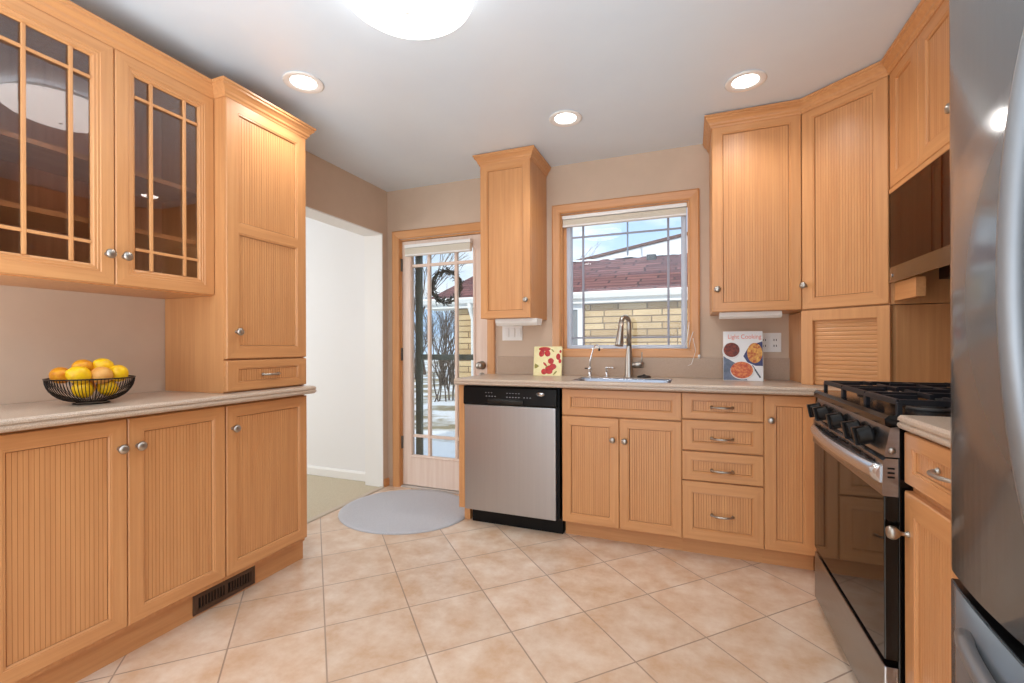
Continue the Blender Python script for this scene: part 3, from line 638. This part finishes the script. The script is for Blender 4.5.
m = MB(); disc(m, .156, .158, .037, .058, -.0018, 0); m.build('pasta_print', food2, bk)
m = MB(); disc(m, .092, .06, .055, .048, -.0018, 0); m.build('salad_print', food3, bk)
m = MB(); m.faces([(.14, -.0012, .085), (.146, -.0012, .09), (.185, -.0012, .02), (.178, -.0012, .016)], [(0, 1, 2, 3)], 0); m.build('fork_print', mat('grey_fork', srgb(80, 84, 92), .4), bk)
m = MB(); m.add(text_mesh('Light Cooking', .034, .0004), T(.106, -.0012, .252) @ RX(L90) @ Matrix.Diagonal((.86, 1.05, 1, 1))); m.build('title_lettering', mat('title_ink', srgb(236, 140, 118), .5), bk)

# right wall cabinet on back wall
c = thing('wall_cabinet', 'single-door maple wall cabinet right of the window, above the cookbook', 'cabinet', (.110, 2.72, 0))
body(c, .42, .329, 1.297, 2.305)
a = cab_door(c, 0, .42, 1.295, 2.3, panels=[(1.337, 2.26)], st=.046); knob(a, .026, 1.416)
c = thing('under_cabinet_light', 'slim white light strip under the wall cabinet above the cookbook', 'light', (.15, 2.75, 1.262))
m = MB(); m.prism([(0, .034), (0, .012), (.015, 0), (.07, 0), (.085, .02), (.085, .034)], 'x', 0, .30, bev=.002); m.build('light_housing', trim_white, c)
# diagonal corner cabinet and appliance garage
DA = math.atan2(-.252, .284); DW_ = math.hypot(.284, .252)
pent = [(.5315, 2.72), (.5315, 3.0495), (1.139, 3.0495), (1.139, 2.4595), (.826, 2.4595)]
def diag_thing(name, label, cat, z0, z1):
    c = thing(name, label, cat, (.532, 2.713, 0), DA)
    ca, sa = math.cos(-DA), math.sin(-DA)
    loc = [((x-.532)*ca-(y-2.713)*sa, (x-.532)*sa+(y-2.713)*ca) for x, y in pent]
    return c, loc
c, lp = diag_thing('corner_wall_cabinet', 'diagonal corner wall cabinet with tall beadboard door', 'cabinet', 1.29, 2.305)
m = MB(); m.prism([(x, max(y, .012) if abs(y) < .03 else y) for x, y in lp], 'z', 1.292, 2.305); m.build('cabinet_body', wood, c)
a = cab_door(c, .002, DW_-.002, 1.294, 2.3, panels=[(1.345, 2.258)], st=.053, yf=.012); knob(a, .024, 1.416, y=-.008)
c, lp = diag_thing('appliance_garage', 'corner appliance garage with ribbed roll-down door on the countertop', 'cabinet', .915, 1.289)
m = MB()
m.box(0, .056, -.008, .012, .915, 1.289, .001); m.box(DW_-.047, DW_, -.008, .012, .915, 1.289, .001); m.box(.056, DW_-.047, -.008, .012, 1.237, 1.289, .001)
m.build('face_frame', wood, c)
m = MB()
ins = [(x, y) for x, y in lp]
m.prism([(ins[0][0]+.001, .03), ins[1], ins[2], ins[3], (ins[4][0]-.001, .03)], 'z', .915, 1.289); m.build('cabinet_body', wood, c)
m = MB(); nS = 16; hS = (1.24-.916)/nS
for k in range(nS):
    z = .916+k*hS; m.prism([(.026, z), (.0115, z+.0003), (.0095, z+hS*.25), (.0095, z+hS*.75), (.0115, z+hS-.0003), (.026, z+hS)], 'x', .05, DW_-.04)
m.build('tambour_door', woodh, c)
m = MB(); m.lathe([(0, 0), (.008, 0), (.005, .006), (.011, .012), (0, .016)], 12, T(.19, .01, .935) @ RX(L90)); m.build('knob', nickel, c)

# over-range cabinet (faces -X): local x -> world -Y, local y -> world +X
def right_thing(name, label, cat, ystart, xface, **k): return thing(name, label, cat, (xface, ystart, 0), -L90, **k)
c = right_thing('over_range_cabinet', 'short maple wall cabinet above the range hood', 'cabinet', 2.457, .832)
m = MB(); m.box(0, .77, 0, .309, 1.787, 2.305, .0008); m.build('cabinet_body', wood, c)
a = cab_door(c, 0, .27, 1.795, 2.3, st=.06, panels=[(1.85, 2.25)])
a = cab_door(c, .27, .585, 1.795, 2.3, st=.055); knob(a, .555, 1.885)
a = cab_door(c, .585, .77, 1.795, 2.3, st=.055)
m = MB(); m.box(0, .77, -.022, .012, 1.772, 1.792, .002); m.build('bottom_rail', woodh, c)
c = thing('crown_molding', 'maple crown molding along the tops of the right-hand wall cabinets', 'molding', (.110, 2.7, 2.292))
m = MB(); pth = [(.0, .345), (0, .0), (.42, 0), (.702, -.248), (.702, -1.013)]
m.sweep(pth, [(o, dz) for o, dz in CROWN]); m.build('molding_run', woodh, c)

# range hood
c = right_thing('range_hood', 'under-cabinet range hood with dark tinted visor above the range', 'range hood', 2.452, .814)
m = MB(); m.box(.012, .748, .03, .322, 1.46, 1.772); m.box(.012, .748, .16, .322, 1.39, 1.46); m.build('hood_shell', mat('hood_brown', srgb(58, 34, 24), .4), c)
m = MB(); m.box(0, .76, -.004, .002, 1.449, 1.77, .001); m.build('visor', visor, c)
m = MB(); m.box(0, .76, -.006, .0, 1.384, 1.449, .001); a = m.build('visor_strip', visor2, c)
m = MB(); m.lathe([(0, 0), (.009, 0), (.009, .002), (0, .003)], 16, T(.03, -.007, 1.413) @ RX(L90)); m.build('badge', chrome, a)
m = MB()
for k in range(9): m.box(.26+k*.045, .285+k*.045, .17, .3, 1.383, 1.39)
m.build('grease_filter', mat('filter_grey', srgb(120, 116, 112), .4, .8), c)
c = right_thing('hood_bracket', 'small maple support block under the left end of range hood', 'bracket', 2.445, .825)
m = MB(); m.box(.0, .20, 0, .032, 1.305, 1.383, .001); m.build('wood_block', woodh, c)
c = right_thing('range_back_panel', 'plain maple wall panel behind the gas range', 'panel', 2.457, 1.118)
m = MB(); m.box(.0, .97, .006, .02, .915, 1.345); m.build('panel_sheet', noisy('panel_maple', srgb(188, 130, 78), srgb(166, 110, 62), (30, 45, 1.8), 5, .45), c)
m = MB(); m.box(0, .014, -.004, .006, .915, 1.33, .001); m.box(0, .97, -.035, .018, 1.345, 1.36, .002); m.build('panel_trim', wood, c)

# ------------------------------------------------------------------ gas range
c = right_thing('gas_range', 'freestanding stainless and black gas range between corner and right counter', 'range', 2.296, .497)
RW = .762
m = MB(); m.box(.004, RW-.004, .028, .63, .03, .885, .003); m.build('range_body', black_m, c)
m = MB(); m.box(.02, RW-.02, .05, .6, 0, .03); m.build('base_foot', black_p, c)
m = MB(); m.box(.003, RW-.003, -.004, .03, .04, .232, .004); m.build('storage_drawer', steel_r, c)
m = MB(); m.box(.002, RW-.002, -.004, .03, .252, .70, .003); a = m.build('oven_door', black_gl, c)
m = MB(); m.prism([(.028, .70), (-.006, .70), (-.008, .705), (-.006, .797), (.0, .803), (.028, .803)], 'x', .002, RW-.002); m.build('door_band', steel_r, a)
for k in range(6): m = MB(); m.box(.04+k*.118, .11+k*.118, -.0085, -.004, .782, .789); m.build('vent_slot', black_p, a)
for k in range(3): m = MB(); m.box(RW-.0025, RW-.0012, .004, .020, .75+k*.012, .755+k*.012); m.build('vent_slot', black_p, a)
n = 20; m = MB(); pts = [(.012+(RW-.024)*i/n, -.006-.026*(1-(2*i/n-1)**2)**.75, .752) for i in range(n+1)]
b = bmesh.new(); R2 = []
for i, p in enumerate(pts):
    ring = []
    for u, v in ((-.012, -.004), (-.016, .0), (-.017, .008), (-.006, .02), (.006, .022), (.006, -.012), (-.004, -.014)):
        ring.append(b.verts.new((p[0], p[1]+u*.8, p[2]+v*1.35)))
    R2.append(ring)
for r0, r1 in zip(R2, R2[1:]):
    for k in range(7): f = b.faces.new((r0[k], r0[(k+1) % 7], r1[(k+1) % 7], r1[k])); f.smooth = True
b.faces.new(R2[0]); b.faces.new(R2[-1]); bmesh.ops.recalc_face_normals(b, faces=b.faces); m.add(b)
for x in (.014, RW-.036): m.box(x, x+.022, -.014, -.004, .742, .768, .002)
m.build('door_handle', mat('handle_silver', srgb(214, 214, 216), .24, .9), a)
m = MB(); m.prism([(.03, .808), (-.002, .808), (-.004, .812), (.010, .888), (.03, .892)], 'x', .0, RW); cp = m.build('control_panel', steel_r, c)
m = MB(); m.lathe([(0, 0), (.008, 0), (.008, .002), (0, .004)], 14, T(RW, .014, .826) @ Matrix.Rotation(L90, 4, 'Y')); m.build('side_screw', nickel, cp)
for x in (.085, .185, .372, .548, .648):
    m = MB(); M_ = T(x, .002, .85) @ RX(L90+.2)
    m.lathe([(0, 0), (.029, 0), (.029, .008), (.026, .011), (.024, .034), (.021, .038), (0, .038)], 20, M_); m.box(-.008, .008, -.027, .027, .012, .046, .003, M_)
    m.build('burner_knob', black_p, cp)
m = MB(); m.prism([(-.002, .893), (-.004, .912), (.006, .922), (.05, .922), (.55, .922), (.6, .93), (.63, .93), (.63, .893)], 'x', -.003, RW+.003); ct = m.build('cooktop', black_m, c)
for x, y, r in ((.17, .16, .045), (.17, .44, .038), (.38, .3, .05), (.59, .16, .042), (.59, .44, .045)):
    m = MB(); m.lathe([(0, .921), (r+.012, .921), (r+.01, .929), (r, .931)], 24, T(x, y, 0)); m.lathe([(r*.8, .93), (r*.82, .94), (r*.6, .944), (0, .945)], 24, T(x, y, 0)); o = m.build('burner', [mat('burner_cap', srgb(52, 50, 50), .5)], ct)
def grate(x0, x1):
    m = MB(); y0, y1 = .035, .565; z = .957; t = .0065
    for xa in (x0, x1): m.box(xa-t, xa+t, y0, y1, z-.008, z+.008, .003)
    for ya in (y0, (y0+y1)/2, y1): m.box(x0, x1, ya-t, ya+t, z-.008, z+.008, .003)
    for ya in ((y0*3+y1)/4, (y0+y1*3)/4):
        for sx, xe in ((x0, x0+(x1-x0)*.36), (x1, x1-(x1-x0)*.36)): m.box(min(sx, xe), max(sx, xe), ya-.005, ya+.005, z-.006, z+.010, .002)
    xc = (x0+x1)/2
    for ya, yb_ in ((y0, y0+.085), ((y0+y1)/2-.085, (y0+y1)/2+.085), (y1-.085, y1)): m.box(xc-.005, xc+.005, ya, yb_, z-.006, z+.010, .002)
    for xa in (x0, x1):
        for ya in (y0, (y0+y1)/2, y1): m.box(xa-t, xa+t, ya-t, ya+t, .9215, z, .002)
    return m.build('grate', iron, c)
grate(.018, .258); grate(.266, .496); grate(.504, .744)

# ------------------------------------------------------------------ right base cabinet
c = right_thing('base_cabinet', 'maple base cabinet with one drawer between the range and refrigerator', 'cabinet', 1.527, .554)
body(c, .457, .585, .1, .887, toe=1, toe_d=.075)
a = drawer(c, 0, .457, .743, .882, st=.055, pz=.044); pull(a, .235, .822)
a = cab_door(c, 0, .457, .1, .725, st=.055)
m = MB(); m.lathe([(0, -.001), (.008, -.001), (.008, .003), (.005, .006), (.005, .018), (.010, .022), (.0165, .03), (.018, .038), (.014, .046), (0, .049)], 18, T(.03, -.02, .615) @ RX(L90)); m.build('knob', nickel, a)
m = MB(); m.prism([(y, z+.0115) for y, z in CT] + [(.615, .9255), (.615, .8875)], 'x', 0, .462)
tag(m.build('countertop', counter_m, None, (.520, 1.53, 0), -L90), 'short beige countertop between the range and refrigerator', 'countertop')

# ------------------------------------------------------------------ refrigerator
c = right_thing('refrigerator', 'large stainless french-door refrigerator at the right edge', 'refrigerator', 1.06, .436)
FW = .91
def face_y(x): return -.037*(1-((x-FW/2)/(FW/2))**2)
def door_y(x):
    c_ = FW*.25 if x < FW/2 else FW*.75
    return -.024*(1-((x-c_)/(FW/4))**2)
def fdoor(x0, x1, z0, z1, name, face_y=door_y):
    m = MB(); n = 22; prof = []
    for i in range(n+1):
        x = x0+(x1-x0)*i/n; y = face_y(x)
        if i in (0, n): y += .003
        prof.append((x, y))
    poly = prof+[(x1, .075), (x0, .075)]
    m.prism(poly, 'z', z0, z1)
    o = m.build(name, fridge_m, c)
    for p in o.data.polygons:
        if abs(p.normal.z) < .3 and p.normal.y < -.5: p.use_smooth = True
    return o
m = MB(); m.box(0.004, FW-.004, .085, .68, .03, 1.76, .004); m.build('cabinet_shell', mat('fridge_side', srgb(70, 72, 74), .45, .3), c)
m = MB(); m.box(.01, FW-.01, .02, .085, .665, .755); m.box(.01, FW-.01, .05, .085, .1, 1.74); m.build('door_gasket', black_p, c)
a = fdoor(0, FW/2-.003, .714, 1.775, 'fridge_door')
def bow(xa, za, xb, zb, bulge, r, name, parent, face_y=door_y):
    m = MB(); n = 24; pts = []
    for i in range(n+1):
        u = i/n; x = xa+(xb-xa)*u; z = za+(zb-za)*u; k = (1-(2*u-1)**2); pts.append((x, face_y(x)-.008-bulge*k**.7, z))
    m.tube(pts, r, 12, flat=1.0)
    return m.build(name, mat('handle_steel', srgb(132, 134, 137), .42, .6), parent)
bow(FW/2-.095, .78, FW/2-.095, 1.60, .066, .0135, 'door_handle', a)
a = fdoor(FW/2+.003, FW, .714, 1.775, 'fridge_door'); bow(FW/2+.095, .78, FW/2+.095, 1.60, .066, .0135, 'door_handle', a)
a = fdoor(0, FW, .1, .69, 'freezer_drawer', face_y)
m = MB(); m.prism([(.003+(FW-.006)*i/24, face_y(.003+(FW-.006)*i/24)+.0035) for i in range(25)]+[(FW-.003, .07), (.003, .07)], 'z', .69, .6925); m.build('top_gasket', black_p, a)
bow(.10, .64, FW-.10, .64, .026, .012, 'door_handle', a, face_y)
m = MB(); m.box(.02, FW-.02, .06, .6, .0, .095); m.build('base_grille', black_p, c)

# ------------------------------------------------------------------ rug
m = MB(); n = 64; rx, ry = .45, .41
prof = [(1.0, 0.001), (1.0, .006), (.985, .010), (.9, .011), (0, .011)]
m.lathe([(r, z) for r, z in prof], 64, Matrix.Diagonal((rx, ry, 1, 1)))
tag(m.build('round_rug', noisy('grey_pile', srgb(198, 197, 200), srgb(178, 178, 183), (240, 240, 240), 3, .95, 0, .5), None, (-1.812, 2.63, 0.0)), 'round pale grey rug on the tiles by the glazed door', 'rug')

# ------------------------------------------------------------------ fruit bowl
bx, by = -2.01, .975
c = thing('wire_bowl', 'round black wire bowl holding yellow fruit on the left countertop', 'bowl', (bx, by, .9145))
wire = mat('black_wire', srgb(36, 30, 28), .35, .6)
def bowl_r(t): return .042+.079*math.sin(t*PI/2)**.9, .010+.080*(1-math.cos(t*PI/2))**.9
m = MB(); m.tube([(.1215*math.cos(k/40*2*PI), .1215*math.sin(k/40*2*PI), .091) for k in range(41)], .0025, 8); m.build('rim', wire, c)
m = MB()
for k in range(76):
    a = 2*PI*k/76; pts = []
    for i in range(9): r, z = bowl_r(i/8); pts.append((r*math.cos(a), r*math.sin(a), z))
    m.tube(pts, .00125, 5, cap=False)
m.build('wire_rib', wire, c)['kind'] = 'stuff'
m = MB()
for rr, zz in ((.045, .010), (.05, .002)): m.tube([(rr*math.cos(k/32*2*PI), rr*math.sin(k/32*2*PI), zz) for k in range(33)], .002, 6)
m.lathe([(0, .010), (.045, .010), (.045, .011), (0, .0112)], 24)
m.build('foot_ring', wire, c)
lem = noisy('lemon_peel', srgb(250, 206, 18), srgb(240, 184, 12), (60, 60, 60), 3, .4, 0, .25)
orn = noisy('amber_peel', srgb(236, 166, 30), srgb(214, 130, 24), (60, 60, 60), 3, .4, 0, .25)
pch = noisy('blush_peel', srgb(232, 176, 92), srgb(216, 146, 70), (30, 30, 30), 3, .45, 0, .2)
def fruit(name, label, cat, x, y, z, r, m_, lemon=True, rot=(0, 0, 0), grp=None):
    x *= .88; y *= .88; z = z*.98+.009; r *= .87
    m = MB(); pr = []
    for i in range(17):
        t = -PI/2+PI*i/16; rad = r*math.cos(t); zz = r*1.14*math.sin(t) if lemon else r*.96*math.sin(t)
        if lemon: 
            e_ = abs(math.sin(t)); zz += math.copysign(r*.14*max(0, (e_-.93))/.07, t)
        pr.append((max(rad, 0), zz))
    pr[0] = (0, pr[0][1]); pr[-1] = (0, pr[-1][1])
    m.lathe(pr, 22)
    o = m.build(name, m_, None, (bx+x, by+y, .9145+z)); o.rotation_euler = rot
    return tag(o, label, cat, grp)
# towards the camera is +x; left in the picture is -y
fruit('lemon', 'bright lemon at the front left of the heap in the wire bowl', 'fruit', .045, -.062, .098, .036, lem, rot=(1.2, .3, 0))
fruit('lemon', 'amber lemon peeping out behind, at the far left of the bowl', 'fruit', -.035, -.082, .097, .033, orn, rot=(1.3, 0, .6))
fruit('lemon', 'amber lemon lying at the top of the heap, left of centre', 'fruit', -.012, -.022, .124, .032, orn, rot=(1.45, 0, .2))
fruit('lemon', 'bright lemon at the top of the heap, right of centre', 'fruit', .0, .040, .122, .036, lem, rot=(.9, .4, 0))
fruit('peach', 'blush round fruit at the front centre of the wire bowl', 'fruit', .058, .005, .094, .037, pch, False)
fruit('lemon', 'bright lemon at the front right of the heap in the bowl', 'fruit', .052, .067, .098, .034, lem, rot=(.5, .7, 0))
fruit('lemon', 'small amber lemon at the far right rim of the wire bowl', 'fruit', -.025, .097, .098, .026, orn, rot=(1.4, 0, -.4))
fruit('lemon', 'lemon behind the wires, low at the left of the bowl', 'fruit', .03, -.042, .046, .033, lem, rot=(.8, 0, .3))
fruit('lemon', 'lemon behind the wires, low at the right of the bowl', 'fruit', .03, .04, .046, .033, lem, rot=(1, .4, 0))
fruit('lemon', 'lemon at the bottom back of the wire bowl under the heap', 'fruit', -.045, 0, .05, .033, orn, rot=(1, .4, 0))

# ------------------------------------------------------------------ ceiling lamps
def downlight(x, y, label):
    c = thing('recessed_light', label, 'light', (x, y, CE), group='recessed ceiling lights')
    m = MB(); m.lathe([(.056, -.001), (.088, -.001), (.09, -.005), (.084, -.008), (.060, -.004), (.056, -.001)], 32); m.build('trim_ring', trim_white, c)
    m = MB(); m.lathe([(0, -.0035), (.04, -.0035), (.057, -.003)], 28); m.build('lens', emit_w, c)
    l = light('downlight_lamp', 'SPOT', (x, y, CE-.03), (0, 0, 0), 13, (1, .96, .91), spot=math.radians(150), radius=.06); l.parent = c; l.location = (0, 0, -.03)
downlight(-1.69, 1.638, 'lit recessed light above the tall cabinet and doorway, leftmost')
downlight(-.632, 2.425, 'lit recessed light in front of the window, middle of the three')
downlight(.245, 2.40, 'lit recessed light in front of the right-hand wall cabinets')
downlight(.3, .85, 'added fill recessed light near the refrigerator, out of view')  # this one and the next two are out of view, added for fill
downlight(-1.45, -.6, 'added fill recessed light near the room entrance, out of view'); downlight(.2, -.7, 'added fill recessed light behind the refrigerator, out of view')  # extra lamps behind the camera, added to brighten the room
c = thing('dome_light', 'large white frosted glass dome ceiling light', 'ceiling light', (-.90, 1.325, CE))
m = MB(); m.lathe([(0, 0), (.2, 0), (.2, -.03), (0, -.03)], 40); m.build('ceiling_pan', trim_white, c)
m = MB(); m.lathe([(.222, -.022), (.228, -.03), (.222, -.042), (.195, -.062), (.15, -.08), (.09, -.091), (0, -.096)], 56); m.lathe([(.222, -.022), (.0, -.0215)], 56); m.build('glass_dome', emit_d, c)
m = MB(); m.lathe([(0, -.105), (.006, -.104), (.008, -.099), (0, -.095)], 12); m.build('finial', trim_white, c)

# ------------------------------------------------------------------ outdoors
m = MB(); GZ = -.42; nx, ny = 40, 40; vs = []; gr = random.Random(5)
for j in range(ny+1):
    for i in range(nx+1):
        x = -26+44*i/nx; y = 3.3+40*j/ny; vs.append((x, y, GZ+.05*math.sin(x*.7+y*.4)+gr.uniform(-.02, .02)+max(0, y-9)*.012))
m.faces(vs, [(j*(nx+1)+i, j*(nx+1)+i+1, (j+1)*(nx+1)+i+1, (j+1)*(nx+1)+i) for j in range(ny) for i in range(nx)], 0, True)
tag(struct('ground', m, ground_m), 'snowy lawn outside with bare patches of dry grass', 'ground')
m = MB(); m.box(-3.2, 0, 3.22, 4.6, -.35, -.12, .02); tag(m.build('porch_step', snow), 'snow-covered porch step just outside the glazed door', 'step')
# neighbour house
H = thing('neighbor_house', 'neighboring house with tan stone wall and red-brown shingle roof', 'house', (-4.1, 7.9, -.45))
m = MB(); m.box(0, 9.5, -.26, 5.2, 0, 2.42); m.build('stone_wall', stone_m, H)
m = MB(); ez = 2.42; m.faces([(-.6, -.4, ez+.03), (10.1, -.4, ez+.03), (10.1, 2.6, ez+1.13), (-.6, 2.6, ez+1.13), (10.1, 5.6, ez+.03), (-.6, 5.6, ez+.03)], [(0, 1, 2, 3), (3, 2, 4, 5)])
m.faces([(-.6, -.4, ez-.03), (10.1, -.4, ez-.03), (10.1, 2.6, ez+1.07), (-.6, 2.6, ez+1.07), (10.1, 5.6, ez-.03), (-.6, 5.6, ez-.03)], [(0, 1, 2, 3), (3, 2, 4, 5)])
m.build('shingle_roof', shingle_m, H)
m = MB(); m.box(-.6, 10.1, -.42, -.38, ez-.15, ez+.0, .005); m.prism([(-.42, ez+.03), (-.52, ez+.03), (-.53, ez-.0), (-.5, ez-.07), (-.42, ez-.09)], 'x', -.65, 10.15); m.box(-.6, 10.1, -.4, 0, ez-.15, ez-.12); m.build('gutter_board', mat('white_aluminium', srgb(236, 236, 232), .5), H)
m = MB(); m.tube([(.35, -.46, ez-.06), (.35, -.40, ez-.2), (.36, -.32, ez-.36), (.36, -.31, .1)], .045, 8); m.build('downspout', mat('white_aluminium_pipe', srgb(236, 236, 232), .5), H)
wn = None
m = MB(); m.rings(1.25, 2.42, 1.35, 2.28, [(0, -.26), (0, -.31), (.1, -.31), (.1, -.27)]); m.box(1.82, 1.9, -.31, -.27, 1.45, 2.18); wn = m.build('window', mat('white_vinyl', srgb(232, 236, 240), .5), H)
m = MB(); m.box(1.34, 2.33, -.28, -.262, 1.44, 2.19); m.build('pane', mat('dim_glass', srgb(136, 140, 144), .12), wn)
m = MB(); m.box(3.24, 3.43, 2.1, 2.3, ez+.80, ez+1.07, .01); m.build('roof_vent', mat('vent_metal', srgb(52, 56, 62), .5), H)
m = MB(); rs = random.Random(8); pts = []; 
for k in range(0, 60):
    x = -.6+k*.18; m.lathe([(0, .07), (.14, .05), (.22, 0)], 10, T(x, 2.66+rs.uniform(-.05, .12), ez+1.08+rs.uniform(-.03, .03)))
m.build('snow_cap', snow, H)
G = thing('far_house', 'white-sided gable house with brown roof edge beyond the stone house', 'house', (-9, 15.5, -.4))
def fz(x): return 4.15+.173*(x+3.3)
m = MB(); X_ = [-5.2, 5.5]
m.prism([(x+9, z+.4) for x, z in ((-5.0, -.4), (-5.0, fz(-5.0)-.1), (4.5, fz(4.5)-.1), (10, fz(4.5)-1.0), (10, -.4))], 'y', 0, 5); m.build('gable_wall', mat('white_siding', srgb(236, 238, 240), .7), G)
m = MB(); m.prism([(x+9, z+.4) for x, z in ((-5.4, fz(-5.4)-.09), (-5.4, fz(-5.4)), (4.5, fz(4.5)), (10.4, fz(4.5)-1.0), (10.4, fz(4.5)-1.09), (4.5, fz(4.5)-.09))], 'y', -.06, 5.2); m.build('roof', mat('brown_fascia', srgb(104, 74, 66), .7), G)
m = MB(); m.tube([(7.19, -1.0, 0), (7.19, -1.0, 5.38)], .028, 6); m.build('mast', mat('mast_grey', srgb(110, 116, 130), .6), G)
# bare shrubs and trees
def bare(name, label, cat, x, y, h_, n, seed, spread=.5, depth=4, r0=.02, zb=GZ, trunks=1):
    R = random.Random(seed); m = MB()
    def br(p, d, l, r, k):
        q = p+d*l*.5+Vector((R.uniform(-1, 1), R.uniform(-1, 1), R.uniform(-.3, .5)))*l*.07; e = p+d*l
        m.tube([p, q, e], [r, r*.85, r*.62], 5, cap=False)
        if k == 0: return
        for _ in range(R.choice((2, 3, 3))):
            nd = (d+Vector((R.uniform(-1, 1), R.uniform(-1, 1), R.uniform(-.25, .7)))*spread).normalized(); br(e if _ else q, nd, l*R.uniform(.62, .85), r*.6, k-1)
    for _ in range(n):
        d = Vector((R.uniform(-1, 1)*spread*.7, R.uniform(-1, 1)*spread*.7, 1)).normalized()
        br(Vector((R.uniform(-.08, .08)*n**.5, R.uniform(-.08, .08)*n**.5, 0)), d, h_*.34, r0, depth)
    tag(m.build(name, bark, None, (x, y, zb)), label, cat)
bare('bare_shrub', 'leafless twiggy shrub rising from snow, seen low through the door glass', 'shrub', -6.3, 11.0, 1.5, 9, 2, .38, 3, .022)
bare('bare_shrub', 'dense grey-brown leafless thicket seen through the middle door panes', 'shrub', -8.6, 15.2, 3.6, 14, 4, .5, 4, .03)
bare('bare_shrub', 'leafless thicket at the left, farther off than the low shrub', 'shrub', -11.6, 17.5, 3.2, 10, 6, .5, 4, .03)
bare('bare_tree', 'tall leafless tree standing behind the wreath', 'tree', -12.6, 20, 8.5, 2, 9, .5, 5, .09)
bare('bare_tree', 'leafless tree with branches above the stone house roof', 'tree', -8.2, 22.5, 8.5, 2, 12, .55, 5, .08)
